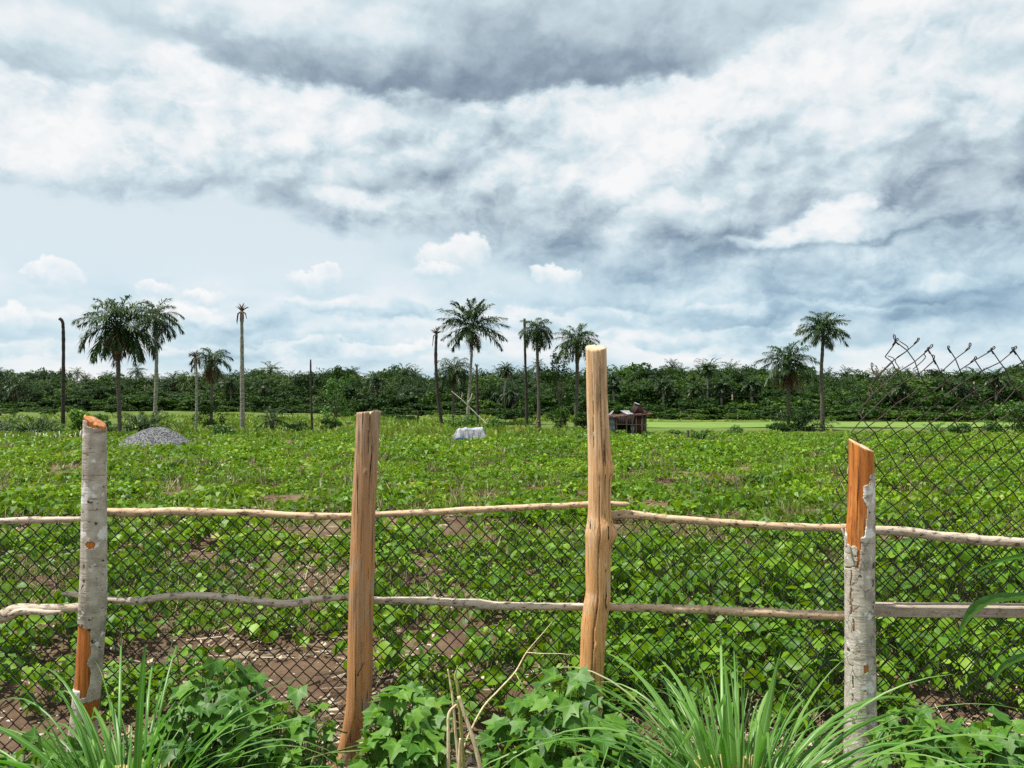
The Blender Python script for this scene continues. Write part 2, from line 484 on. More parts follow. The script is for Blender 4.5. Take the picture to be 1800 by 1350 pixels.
def groundmat():
    m, nt = newmat("soil_and_turf")
    tc = N(nt, 'ShaderNodeTexCoord')
    ob = tc.outputs['Object']
    sx = N(nt, 'ShaderNodeSeparateXYZ'); nt.links.new(ob, sx.inputs[0])
    n1 = noise_tex(nt, ob, 1.1, 6, 0.6)
    n2 = noise_tex(nt, ob, 14, 8, 0.7)
    n3 = noise_tex(nt, ob, 60, 5, 0.7)
    soil = ramp(nt, n1.outputs[0], [(0.3, (0.075, 0.046, 0.028)), (0.5, (0.13, 0.085, 0.052)), (0.7, (0.22, 0.155, 0.10))])
    soil = mixc(nt, ramp(nt, n2.outputs[0], [(0.36, (1, 1, 1)), (0.5, (0, 0, 0))]), soil, (0.085, 0.05, 0.032))
    soil = mixc(nt, ramp(nt, n3.outputs[0], [(0.62, (0, 0, 0)), (0.7, (0.8, 0.8, 0.8))]), soil, (0.42, 0.34, 0.25))
    g1 = noise_tex(nt, mapping(nt, ob, (0.05, 0.16, 1)), 1.0, 7, 0.65)
    g2 = noise_tex(nt, mapping(nt, ob, (0.7, 1.4, 1)), 1.0, 6, 0.7)
    turf = ramp(nt, g1.outputs[0], [(0.3, (0.045, 0.085, 0.014)), (0.45, (0.085, 0.14, 0.02)), (0.58, (0.12, 0.17, 0.03)), (0.72, (0.16, 0.14, 0.05))])
    turf = mixc(nt, mth(nt, 'MULTIPLY', g2.outputs[0], 0.7), turf, (0.4, 0.45, 0.35), 'MULTIPLY')
    mr = N(nt, 'ShaderNodeMapRange'); mr.inputs[1].default_value = 50; mr.inputs[2].default_value = 62
    nt.links.new(sx.outputs[1], mr.inputs[0])
    f = mth(nt, 'ADD', mr.outputs[0], mth(nt, 'MULTIPLY', mth(nt, 'SUBTRACT', n1.outputs[0], 0.5), 1.0), True)
    c = mixc(nt, f, soil, turf)
    h = mth(nt, 'ADD', n2.outputs[0], mth(nt, 'MULTIPLY', n3.outputs[0], 0.4))
    finish(nt, c, 0.92, h, 0.8, 0.03, 0.15)
    return m


M['ground'] = groundmat()
M['rice'] = simple("rice_shoots", (0.085, 0.155, 0.02), (0.15, 0.235, 0.03), 0.35, 0.7, (0.5, 3, 1), 0.3, 0.05)
SUN_E = 5.0
SKY_E = 0.62
EXPOSURE = 0.62


def depth_clear(x, y):
    """ground kept free of beans: the gravel heap, the tarpaulin and the shack"""
    px = 900 + x / y * 1400
    if 35.5 < y < 45 and 205 < px < 350: return True
    if 45.5 < y < 54.5 and 788 < px < 864: return True
    return False
# ------------------------------------------------------------------ light
SUN_EL, SUN_AZ = R(66), R(-90)          # azimuth measured from +Y towards +X
sd = bpy.data.lights.new("sun", 'SUN')
sd.energy = SUN_E
sd.angle = R(0.8)
sd.color = (1.0, 0.95, 0.87)
so = bpy.data.objects.new("sun", sd)
col.objects.link(so)
sdir = Vector((math.sin(SUN_AZ) * math.cos(SUN_EL), math.cos(SUN_AZ) * math.cos(SUN_EL), math.sin(SUN_EL)))
so.rotation_euler = sdir.to_track_quat('Z', 'Y').to_euler()
so.location = (0, 0, 30)


def make_world():
    w = bpy.data.worlds.new("World")
    scene.world = w
    w.use_nodes = True
    w.cycles.sampling_method = 'NONE'
    nt = w.node_tree
    for n in list(nt.nodes): nt.nodes.remove(n)
    L = nt.links.new
    tc = N(nt, 'ShaderNodeTexCoord')
    sx = N(nt, 'ShaderNodeSeparateXYZ'); L(tc.outputs['Generated'], sx.inputs[0])
    az = mth(nt, 'ARCTAN2', sx.outputs[0], sx.outputs[1])
    el = mth(nt, 'ARCSINE', sx.outputs[2])
    elc = mth(nt, 'MAXIMUM', el, 0.0)
    elx = mth(nt, 'MULTIPLY', mth(nt, 'LOGARITHM', mth(nt, 'ADD', elc, 0.06), math.e), 0.42)

    def comb(a, b, c=0.0):
        n = N(nt, 'ShaderNodeCombineXYZ')
        for s, v in zip(n.inputs, (a, b, c)):
            if isinstance(v, (int, float)): s.default_value = v
            else: L(v, s)
        return n.outputs[0]
    P = comb(az, elx, 1.7)
    A = comb(az, el, 0.0)

    def vop(op, a, b):
        n = N(nt, 'ShaderNodeVectorMath', operation=op)
        for s, v in zip(n.inputs, (a, b)):
            if v is None: continue
            if isinstance(v, tuple): s.default_value = v
            else: L(v, s)
        return n.outputs['Value'] if op in ('LENGTH', 'DOT_PRODUCT') else n.outputs[0]
    As = vop('MULTIPLY', A, (1.0, 1.55, 1.0))
    wn = noise_tex(nt, As, 10.0, 8, 0.6)
    warp = vop('MULTIPLY', vop('SUBTRACT', wn.outputs[1], (0.5, 0.5, 0.5)), (0.13, 0.085, 0.0))
    Aw = vop('ADD', A, warp)
    fn = noise_tex(nt, A, 34.0, 7, 0.62)
    Af = vop('ADD', A, vop('MULTIPLY', vop('SUBTRACT', fn.outputs[1], (0.5, 0.5, 0.5)), (0.048, 0.042, 0.0)))

    def ae(X, Y):
        a = math.atan((X - 900) / 1400)
        return a, math.atan((700 - Y) / 1400 * math.cos(a))

    def half(X, Y, rx, ry):
        return (ae(X + rx, Y)[0] - ae(X - rx, Y)[0]) / 2, (ae(X, Y - ry)[1] - ae(X, Y + ry)[1]) / 2

    def radius(src, X, Y, rx, ry, tilt=0.0):
        a, e = ae(X, Y)
        d = vop('SUBTRACT', src, (a, e, 0.0))
        if tilt:
            rt = N(nt, 'ShaderNodeVectorRotate', rotation_type='Z_AXIS')
            rt.inputs['Angle'].default_value = -tilt
            L(d, rt.inputs['Vector']); d = rt.outputs[0]
        ka, ke = half(X, Y, rx, ry)
        return vop('LENGTH', vop('MULTIPLY', d, (1 / ka, 1 / ke, 0.0)), None), d

    def sstep(v, e0, e1):
        n = N(nt, 'ShaderNodeMapRange', interpolation_type='SMOOTHSTEP')
        n.inputs[1].default_value = e0; n.inputs[2].default_value = e1
        L(v, n.inputs[0])
        return n.outputs[0]

    # streaks of far cloud low over the horizon, softer bulges higher up
    n1 = noise_tex(nt, P, 7.5, 7, 0.52, 0.1)
    n2 = noise_tex(nt, As, 8.5, 7, 0.52, 0.1)
    n3 = noise_tex(nt, vop('ADD', As, (-0.016, 0.030, 0.0)), 8.5, 6, 0.52, 0.1)
    relief = mth(nt, 'SUBTRACT', n2.outputs[0], n3.outputs[0])
    n4 = noise_tex(nt, Aw, 24.0, 6, 0.55, 0.0)
    n5 = noise_tex(nt, vop('ADD', Aw, (-0.006, 0.009, 0.0)), 24.0, 5, 0.55, 0.0)
    fine = mth(nt, 'SUBTRACT', n4.outputs[0], n5.outputs[0])
    low = sstep(el, 0.20, 0.06)
    calm, _ = radius(Aw, 230, 400, 520, 100)
    calm = sstep(calm, 1.25, 0.55)
    busy = mth(nt, 'SUBTRACT', 1.0, mth(nt, 'MULTIPLY', calm, 0.9))
    sh = mth(nt, 'ADD', 0.74, mth(nt, 'MULTIPLY', mth(nt, 'MULTIPLY', mth(nt, 'SUBTRACT', n1.outputs[0], 0.48), busy), mth(nt, 'MULTIPLY', mth(nt, 'ADD', low, 0.28), 0.95)))
    # heaped cells with a bright upper lip and a shaded foot
    cell = sstep(n2.outputs[0], 0.38, 0.60)
    cell2 = sstep(n4.outputs[0], 0.40, 0.58)
    bulge = mth(nt, 'ADD', mth(nt, 'MULTIPLY', mth(nt, 'SUBTRACT', cell, 0.5), 0.15),
                mth(nt, 'ADD', mth(nt, 'MULTIPLY', mth(nt, 'SUBTRACT', cell2, 0.5), 0.05), mth(nt, 'ADD', mth(nt, 'MULTIPLY', relief, 1.0), mth(nt, 'MULTIPLY', fine, 0.45))))
    clouds = [  # X, Y, rx, ry, tilt, top shade, foot shade, edge at foot, edge at top, strength
        (1520, 510, 480, 90, 0.00, 0.46, 0.26, 0.5, 0.8, 0.8), (1600, 592, 330, 30, 0.0, 0.60, 0.40, 0.5, 0.8, 0.6), (1180, 528, 250, 16, 0.0, 0.7, 0.45, 0.5, 0.8, 0.6),
        (480, 585, 330, 18, 0.0, 0.75, 0.5, 0.5, 0.6, 0.6), (300, 556, 280, 22, 0.0, 0.92, 0.58, 0.35, 0.3, 0.8), (700, 545, 210, 24, 0.0, 0.90, 0.55, 0.35, 0.3, 0.8),
        (985, 562, 190, 22, 0.0, 0.90, 0.56, 0.35, 0.3, 0.8), (1180, 600, 260, 16, 0.0, 0.88, 0.55, 0.35, 0.3, 0.7), (150, 612, 330, 14, 0.0, 0.86, 0.6, 0.4, 0.3, 0.7), (620, 615, 300, 12, 0.0, 0.86, 0.56, 0.4, 0.3, 0.7),
        (1420, 545, 300, 16, 0.0, 0.74, 0.34, 0.4, 0.4, 0.7), (1600, 500, 240, 22, 0.0, 0.70, 0.28, 0.4, 0.4, 0.7), (1320, 470, 240, 20, 0.0, 0.80, 0.40, 0.4, 0.4, 0.7),
        (1330, 300, 620, 170, 0.10, 0.80, 0.30, 0.22, 0.8, 0.95), (1640, 325, 340, 125, 0.15, 0.60, 0.20, 0.4, 0.8, 0.85),
        (200, 205, 420, 120, -0.02, 0.92, 0.62, 0.30, 0.8, 0.9), (760, 285, 460, 122, -0.03, 0.84, 0.38, 0.18, 0.7, 0.95),
        (110, 290, 240, 34, 0.0, 0.84, 0.58, 0.5, 0.8, 0.8), (345, 285, 160, 36, 0.0, 0.84, 0.50, 0.5, 0.8, 0.8),
        (1180, 395, 230, 36, 0.0, 0.55, 0.22, 0.5, 0.8, 0.8), (1720, 388, 230, 50, 0.0, 0.42, 0.16, 0.5, 0.8, 0.85),
        (820, 265, 180, 70, 0.05, 0.58, 0.30, 0.5, 0.7, 0.85), (650, 350, 100, 22, 0.05, 0.98, 0.70, 0.5, 0.7, 0.8), (900, 330, 160, 40, 0.2, 0.86, 0.52, 0.5, 0.7, 0.8),
        (400, 208, 200, 44, 0.05, 1.00, 0.84, 0.5, 0.7, 0.9), (270, 160, 90, 54, 0.3, 1.0, 0.80, 0.5, 0.7, 0.85), (60, 235, 130, 50, 0.0, 0.95, 0.75, 0.5, 0.7, 0.7),
        (1230, 190, 280, 60, 0.15, 0.90, 0.70, 0.5, 0.8, 0.8), (1450, 110, 330, 100, 0.25, 0.92, 0.66, 0.5, 0.9, 0.85), (1690, 130, 180, 70, 0.4, 0.95, 0.65, 0.5, 0.9, 0.8),
        (1030, 312, 120, 48, 0.25, 0.98, 0.60, 0.4, 0.6, 0.9), (1190, 268, 130, 40, 0.35, 1.04, 0.72, 0.4, 0.6, 0.95),
        (1310, 318, 240, 46, 0.38, 0.84, 0.46, 0.4, 0.6, 0.85), (1560, 240, 170, 46, 0.45, 0.86, 0.50, 0.4, 0.6, 0.8), (1720, 255, 150, 60, 0.5, 0.76, 0.42, 0.4, 0.7, 0.8),
        (1480, 335, 250, 50, 0.25, 0.58, 0.24, 0.4, 0.6, 0.85), (1440, 408, 190, 20, 0.05, 0.98, 0.72, 0.4, 0.6, 0.85), (1490, 376, 58, 26, 0.3, 1.06, 0.80, 0.4, 0.6, 0.95),
        (1660, 430, 260, 22, 0.05, 0.80, 0.50, 0.5, 0.7, 0.7),
        (760, 10, 640, 172, 0.00, 0.86, 0.20, 0.10, 0.9, 0.97), (900, 85, 380, 84, 0.02, 0.50, 0.16, 0.15, 0.9, 0.9), (560, 60, 220, 60, 0.0, 0.8, 0.55, 0.5, 0.9, 0.6), (440, 20, 260, 44, 0.0, 0.98, 0.80, 0.6, 0.9, 0.7),
        (40, 70, 220, 62, 0.06, 0.78, 0.40, 0.35, 0.9, 0.9),
    ]
    for X, Y, rx, ry, tl, vt, vb, e0, e1, st in clouds:
        r, d = radius(Aw, X, Y, rx, ry, tl)
        sy = N(nt, 'ShaderNodeSeparateXYZ'); L(d, sy.inputs[0])
        v = mth(nt, 'MULTIPLY', sy.outputs[1], 1 / half(X, Y, rx, ry)[1])
        t = sstep(v, -1.0, 0.9)
        soft = mth(nt, 'ADD', e0, mth(nt, 'MULTIPLY', t, e1 - e0))
        al = mth(nt, 'MULTIPLY', sstep(mth(nt, 'DIVIDE', mth(nt, 'SUBTRACT', 1.0, r), soft), -1.0, 1.0), st)
        val = mth(nt, 'ADD', mth(nt, 'ADD', vb, mth(nt, 'MULTIPLY', t, vt - vb)), bulge if Y > 95 or X > 1300 else mth(nt, 'MULTIPLY', bulge, 0.5))
        mx = N(nt, 'ShaderNodeMix', data_type='FLOAT')
        L(al, mx.inputs[0]); L(sh, mx.inputs[2]); L(val, mx.inputs[3])
        sh = mx.outputs[0]
    # small heaps of cumulus standing over the horizon: bright tops, flat shaded feet
    for X, Y, rx, ry in [(95, 485, 58, 33), (70, 477, 32, 22), (545, 496, 52, 26), (572, 485, 32, 22), (352, 525, 44, 16), (792, 466, 66, 38), (824, 446, 40, 34), (764, 480, 48, 22), (978, 492, 44, 28), (20, 570, 44, 34), (265, 515, 40, 20)]:
        r, d = radius(Af, X, Y, rx, ry)
        al = sstep(r, 1.08, 0.82)
        sy = N(nt, 'ShaderNodeSeparateXYZ'); L(d, sy.inputs[0])
        v = mth(nt, 'MULTIPLY', sy.outputs[1], 1 / half(X, Y, rx, ry)[1])
        v = mth(nt, 'ADD', mth(nt, 'MULTIPLY', v, 0.26), mth(nt, 'ADD', 0.80, mth(nt, 'MULTIPLY', mth(nt, 'SUBTRACT', fn.outputs[0], 0.5), 0.5)))
        foot = sstep(mth(nt, 'MULTIPLY', sy.outputs[1], 1 / half(X, Y, rx, ry)[1]), -1.5, 0.7)
        al = mth(nt, 'MULTIPLY', mth(nt, 'MULTIPLY', al, foot), 0.92)
        mx = N(nt, 'ShaderNodeMix', data_type='FLOAT')
        L(al, mx.inputs[0]); L(sh, mx.inputs[2]); L(v, mx.inputs[3])
        sh = mx.outputs[0]

    def lin(r, g, b):
        f = lambda c: (c / 255 / 12.92) if c < 10 else ((c / 255 + 0.055) / 1.055) ** 2.4
        return (f(r), f(g), f(b))
    hi = ramp(nt, sh, [(0.0, lin(108, 126, 144)), (0.22, lin(146, 164, 180)), (0.45, lin(186, 203, 214)), (0.66, lin(215, 231, 238)), (0.82, lin(240, 246, 249)), (1.0, lin(255, 255, 255))])
    lo = ramp(nt, sh, [(0.0, lin(108, 138, 164)), (0.22, lin(144, 174, 197)), (0.45, lin(180, 207, 224)), (0.66, lin(210, 232, 242)), (0.82, lin(236, 245, 250)), (1.0, lin(255, 255, 255))])
    cc = mixc(nt, sstep(el, 0.24, 0.10), hi, lo)
    sky = N(nt, 'ShaderNodeTexSky', sky_type='NISHITA')
    sky.sun_disc = False
    sky.sun_elevation = SUN_EL
    sky.sun_rotation = SUN_AZ
    b1 = N(nt, 'ShaderNodeBackground'); b1.inputs[1].default_value = 0.10
    L(sky.outputs[0], b1.inputs[0])
    b2 = N(nt, 'ShaderNodeBackground'); b2.inputs[1].default_value = SKY_E
    L(cc, b2.inputs[0])
    ms = N(nt, 'ShaderNodeMixShader')
    # the veil of cloud thins a little in the calm part of the sky
    L(mth(nt, 'SUBTRACT', 0.97, mth(nt, 'MULTIPLY', calm, 0.05)), ms.inputs[0])
    L(b1.outputs[0], ms.inputs[1]); L(b2.outputs[0], ms.inputs[2])
    o = N(nt, 'ShaderNodeOutputWorld')
    L(ms.outputs[0], o.inputs[0])


make_world()

# ------------------------------------------------------------------ ground
def make_ground():
    ys = [-25, -12, -6, -2, 0, 1]
    y = 1.6
    while y < 70: ys.append(y); y *= 1.018
    while y < 3500: ys.append(y); y *= 1.12
    nx = 220
    V = []
    for y in ys:
        hw = max(14, abs(y) * 1.3 + 8)
        for i in range(nx):
            u = i / (nx - 1) * 2 - 1
            x = hw * (0.7 * u + 0.3 * u ** 3)
            V.append((x, y, gz(x, y)))
    Q = [[j * nx + i, j * nx + i + 1, (j + 1) * nx + i + 1, (j + 1) * nx + i] for j in range(len(ys) - 1) for i in range(nx - 1)]
    b = MB(); b.add(V, Q)
    tag(b.build("ground", M['ground']), kind="structure")
    # pale green rice paddies beyond the palms, each a low sheet of shoots
    b = MB()
    for X0, X1, Y0, Y1 in [(1100, 1800, 743, 752)]:
        d0, d1 = depth_of(Y1), depth_of(Y0)
        n, mseg = 40, 8
        V = []
        for j in range(mseg + 1):
            d = d0 + (d1 - d0) * j / mseg
            for i in range(n + 1):
                x = (X0 + (X1 + 260 - X0) * i / n - 900) / 1400 * d
                V.append((x, d + 2.5 * mn.noise((x * .06, j * 0.2, 5)), zt(d) + 0.05 + 0.12 * mn.noise((x * .3, d * .3, 0.4))))
        Q = [[j * (n + 1) + i, j * (n + 1) + i + 1, (j + 1) * (n + 1) + i + 1, (j + 1) * (n + 1) + i] for j in range(mseg) for i in range(n)]
        b.add(V, Q)
    tag(b.build("rice_field", M['rice']), kind="structure")


make_ground()

# ------------------------------------------------------------------ fence posts
FD = 3.25


def post(name_label, prof, top, D=FD, mats=None, bumps=(), grooves=(), zones=None, bark=None, nr=96, nz=190, inner=0.0):
    """prof rows: photo Y, left X, right X. top(u): photo Y of the cut at u = -1..1 across (and depth v). zones: bark polygon test"""
    prof = sorted(prof)
    ys = np.array([p[0] for p in prof], float)
    xl = np.array([p[1] for p in prof], float); xr = np.array([p[2] for p in prof], float)
    zs = np.array([at(900, y, D)[2] for y in ys])[::-1]
    cx = np.array([(at(a, y, D)[0] + at(b_, y, D)[0]) / 2 for y, a, b_ in prof])[::-1]
    rr = np.array([(at(b_, y, D)[0] - at(a, y, D)[0]) / 2 for y, a, b_ in prof])[::-1]
    z0 = -0.12
    phi = math.atan2(float(np.mean(cx)), D)
    cph, sph = math.cos(phi), math.sin(phi)
    rr = rr * cph
    base = (float(np.interp(0, zs, cx)), D, 0.0)
    root = thing("fence_post", name_label, "fence post", base)
    seed = base[0] * 7.3

    def surf(z, th, extra=0.0, rough=1.0):
        c = np.interp(z, zs, cx) - base[0]
        r = np.interp(z, zs, rr)
        n = 0.030 * mn.noise((math.sin(th) * 1.3 + seed, math.cos(th) * 1.3, z * 2.2)) + 0.016 * mn.noise((math.sin(th) * 5 + seed, math.cos(th) * 5, z * 5))
        r = r * (1 + n * rough) + extra
        for bt, bz, ba, st, sz in bumps:
            dt = (th - bt + math.pi) % (2 * math.pi) - math.pi
            r += ba * math.exp(-(dt / st) ** 2 - ((z - bz) / sz) ** 2)
        for gt, ga, gb, gd, gw in grooves:
            if ga < z < gb:
                w = gt + 0.10 * mn.noise((z * 3.5 + gt * 9, 0.3, seed)) + 0.03 * mn.noise((z * 17, gt, seed))
                dt = (th - w + math.pi) % (2 * math.pi) - math.pi
                env = min(1, (z - ga) / 0.1, (gb - z) / 0.1) if gb < 1.9 else min(1, (z - ga) / 0.1)
                if abs(dt) < gw * env: r -= gd * env
        return (c + r * (math.sin(th) * cph - math.cos(th) * sph), -r * (math.sin(th) * sph + math.cos(th) * cph), z)

    def ztop(th):
        s, c = math.sin(th), math.cos(th)
        return at(900, top(s, c), D)[2] + 0.004 * mn.noise((s * 3, c * 3, seed)) + 0.003 * mn.noise((s * 14, c * 14, seed))
    b = MB()
    V = []
    for i in range(nz + 1):
        for j in range(nr):
            th = 2 * math.pi * j / nr - math.pi
            zt_ = ztop(th)
            z = z0 + (zt_ - z0) * i / nz
            V.append(surf(z, th, -inner))
    # cut face: rings towards the heart
    nring = 5
    last = np.array(V[-nr:])
    cen = last.mean(axis=0)
    for k in range(1, nring):
        f = 1 - k / nring
        for j in range(nr):
            p = cen + (last[j] - cen) * f
            p = p + np.array([0, 0, 0.003 * mn.noise((p[0] * 90, p[1] * 90, seed))])
            V.append(tuple(p))
    V.append(tuple(cen))
    Q, mi = [], []
    for i in range(nz + nring - 1):
        for j in range(nr):
            Q.append([i * nr + j, i * nr + (j + 1) % nr, (i + 1) * nr + (j + 1) % nr, (i + 1) * nr + j])
            mi.append(0 if i < nz else 1)
    T = [[(nz + nring - 1) * nr + j, (nz + nring - 1) * nr + (j + 1) % nr, len(V) - 1] for j in range(nr)]
    b.add(V, Q, None, mat=np.array(mi))
    b.T.append(np.array(T)); b.tm.append(np.ones(nr, int)); b.tt.append(np.full(nr, .5))
    b.build("wood", mats[:2], root)
    if bark is not None:
        nb, mb = 150, 420
        grid = {}
        V, Q = [], []
        ztops = [ztop(2 * math.pi * j / nb - math.pi) - 0.004 for j in range(nb)]
        keep = np.zeros((mb, nb), bool)
        for i in range(mb):
            for j in range(nb):
                th = 2 * math.pi * (j + .5) / nb - math.pi
                z = z0 + (ztops[j] - z0) * (i + .5) / mb
                Yp = 700 - (z - CAMH) / D * 1400
                Xp = 900 + (np.interp(z, zs, cx) + np.interp(z, zs, rr) / cph * math.sin(th)) / D * 1400
                Xp += 2.2 * mn.noise((z * 30, th * 2, seed)) ; Yp += 3 * mn.noise((th * 6, z * 5, seed + 3))
                keep[i, j] = bark(Xp, Yp, math.cos(th), math.sin(th))

        def vid(i, j, lay):
            k = (i, j % nb, lay)
            if k not in grid:
                th = 2 * math.pi * (j % nb) / nb - math.pi
                z = z0 + (ztops[j % nb] - z0) * i / mb
                lift = 0.0
                if lay:
                    near = not all(keep[min(mb - 1, max(0, i + di)), (j + dj) % nb] for di in (-3, 2) for dj in (-3, 2))
                    lift = 0.0035 + (0.0025 * max(0, mn.noise((z * 14, th * 2, seed))) if near else 0)
                grid[k] = len(V)
                V.append(surf(z, th, lift - (0 if lay else 0.001)))
            return grid[k]
        for i in range(mb):
            for j in range(nb):
                if not keep[i, j]: continue
                Q.append([vid(i, j, 1), vid(i, j + 1, 1), vid(i + 1, j + 1, 1), vid(i + 1, j, 1)])
                for (di, dj, e) in ((-1, 0, ((0, 0), (0, 1))), (1, 0, ((1, 1), (1, 0))), (0, -1, ((1, 0), (0, 0))), (0, 1, ((0, 1), (1, 1)))):
                    ii, jj = i + di, (j + dj) % nb
                    if ii < 0: continue
                    if ii >= mb or not keep[ii, jj]:
                        (a0, a1), (c0, c1) = e
                        Q.append([vid(i + c0, j + c1, 1), vid(i + a0, j + a1, 1), vid(i + a0, j + a1, 0), vid(i + c0, j + c1, 0)])
        b = MB(); b.add(V, Q)
        b.build("bark", mats[2], root)
    return root, base


def inpoly(x, y, poly):
    c = False
    j = len(poly) - 1
    for i in range(len(poly)):
        xi, yi = poly[i]; xj, yj = poly[j]
        if (yi > y) != (yj > y) and x < (xj - xi) * (y - yi) / (yj - yi) + xi: c = not c
        j = i
    return c


zY = lambda Y: at(900, Y, FD)[2]

# first post: pale bark with a peeled strip low down
peel1 = [(120, 1092), (150, 1091), (152, 1097), (163, 1100), (163, 1140), (159, 1158), (165, 1176), (160, 1200), (157, 1216), (146, 1216), (146, 1204), (128, 1204)]
scar1 = (162, 954)


def bark1(X, Y, c, s):
    if c < -0.2: return Y > 752
    if inpoly(X, Y, peel1): return False
    if ((X - 162) / 8.5) ** 2 + ((Y - 954) / 6.5) ** 2 < 1: return False
    if Y < 752 + 6 * s and not (X < 154 and Y > 740): return False
    if 1225 < Y < 1262 and X > 150: return False
    return True


p1, b1_ = post("pale blotchy bark post with an orange peeled strip low down and an orange cut top",
               [(700, 147, 187), (732, 147, 187), (800, 146, 187), (900, 144, 187), (1000, 142, 187), (1060, 140, 187), (1100, 138, 185), (1160, 134, 181), (1200, 131, 178), (1250, 126, 173), (1346, 114, 166), (1420, 106, 160)],
               lambda s, c: 739 + 8 * s + 4.5 * c + (2.5 if s > -.2 and c > 0 else 0), mats=[M['core'], M['endorange'], M['bark1']],
               bumps=((0.35, zY(823), 0.004, .25, .02), (-0.4, zY(955), 0.004, .2, .02), (0.1, zY(1062), 0.003, .3, .02), (-1.1, zY(1065), 0.004, .4, .06)),
               bark=bark1)
p2, b2_ = post("stripped grey-brown post, split down its flat top, with a bent nail low on it",
               [(700, 629, 671), (722, 627, 670), (800, 623, 665), (900, 618, 660), (1000, 614, 659), (1100, 612, 656), (1200, 610, 655), (1240, 608, 652), (1280, 602, 642), (1315, 594, 628), (1335, 580, 624), (1346, 574, 624), (1420, 560, 640)],
               lambda s, c: 724 - 1.5 * s - 1.0 * c + (5 if -0.05 < s - 0.1 < 0.08 else 0), mats=[M['post2'], M['endgrain']],
               bumps=((0.05, zY(828), 0.006, .16, .014),),
               grooves=((0.12, zY(822), 1.95, 0.012, 0.045), (0.35, zY(1228), zY(1180), 0.006, 0.10), (-0.1, zY(1000), zY(850), 0.003, 0.03), (0.5, zY(1180), zY(1060), 0.003, 0.03), (-0.8, zY(950), zY(750), 0.003, 0.03)))
p3, b3_ = post("tallest post, knobbly golden stripped wood with one long dark crack",
               [(560, 1029, 1066), (608, 1029, 1066), (700, 1031, 1068), (770, 1033, 1072), (805, 1033.5, 1075), (820, 1034, 1077), (830, 1034, 1077), (843, 1034, 1074), (885, 1034, 1073), (908, 1033, 1074), (925, 1031.5, 1078), (940, 1030, 1080), (955, 1029, 1077), (975, 1029, 1074), (1000, 1029, 1073), (1040, 1030, 1073), (1062, 1026, 1072), (1100, 1021.5, 1066), (1150, 1020, 1063), (1205, 1017, 1060), (1346, 1008, 1054), (1420, 1004, 1050)],
               lambda s, c: 610.5 + 0.5 * s + 5.5 * c, mats=[M['post3'], M['endgrain']],
               bumps=((1.45, zY(823), 0.007, .45, .022), (1.35, zY(936), 0.013, .5, .028), (-1.2, zY(936), 0.006, .4, .03), (0.5, zY(925), 0.007, .5, .03), (0.62, zY(992), 0.007, .14, .012), (0.22, zY(1130), 0.009, .14, .012), (0.9, zY(1052), 0.006, .4, .03)),
               grooves=((0.32, zY(842), zY(612), 0.013, 0.05), (-0.03, zY(1250), zY(830), 0.012, 0.042), (0.28, zY(1260), zY(1140), 0.008, 0.05), (-0.45, zY(800), zY(640), 0.004, 0.03), (0.55, zY(900), zY(840), 0.004, 0.03)))
peel4 = [(1470, 760), (1545, 760), (1545, 829), (1533, 831), (1529, 834), (1526, 850), (1517, 851), (1518, 862), (1516, 872), (1518, 882), (1522, 890), (1522, 905), (1519, 938), (1512, 941), (1511, 958), (1509, 975), (1508, 992), (1506.5, 996), (1504, 990), (1505, 958), (1488, 956), (1486, 940), (1480, 925), (1470, 922)]


def bark4(X, Y, c, s):
    if c < 0: return Y > (838 if s > 0 else 930)
    if inpoly(X, Y, peel4): return False
    if 1240 < Y: pass
    if 1493 < X < 1495.6 and 998 < Y < 1075: return False
    if 1496 < X < 1499 and 1082 < Y < 1102: return False
    if 1514 < X < 1521 and 1158 < Y < 1171: return False
    if abs(Y - (996 - (X - 1486) * 0.25)) < 1.1 and X < 1507: return False
    if 1494 < X < 1497 and 1180 < Y < 1200: return False
    return True


p4, b4_ = post("post with a bare orange upper half and grey flaking bark below",
               [(740, 1491.5, 1536.5), (773, 1491.5, 1536.5), (850, 1491, 1537), (900, 1489, 1537), (930, 1487, 1537), (960, 1485.5, 1537), (1000, 1485, 1536), (1100, 1486, 1537), (1200, 1486, 1538), (1346, 1484, 1542), (1420, 1482, 1545)],
               lambda s, c: 783 + 11 * s + 1.0 * c, mats=[M['core'], M['endgrain'], M['bark4']], bark=bark4)
# bent nail in the second post, a torn bark splinter on the fourth
zN = zY(1165)
tv = smooth_path([(0.030, -0.060, zN + 0.022), (0.026, -0.066, zN + 0.018), (0.005, -0.068, zN - 0.022), (0.003, -0.060, zN - 0.03), (0.003, -0.035, zN - 0.032)], 4)
cxN = at(637, 1165, FD)[0] - b2_[0]
tv[:, 0] += cxN - 0.01
b = MB(); V, Q, T = tube(tv, 0.0022, 6); b.add(V, Q, T); b.build("nail", M['nail'], p2)
sp = [at(1475, 918, FD - 0.02), at(1480, 930, FD - 0.03), at(1485, 945, FD - 0.035), at(1488, 962, FD - 0.045)]
b = MB(); V, Q, T = tube(smooth_path(np.array(sp) - np.array(b4_), 4), [0.001] * 4 + [0.004] * 9, 5); b.add(V, Q, T); b.build("bark_splinter", M['bark4'], p4)

# ------------------------------------------------------------------ rails
RD = FD + 0.075


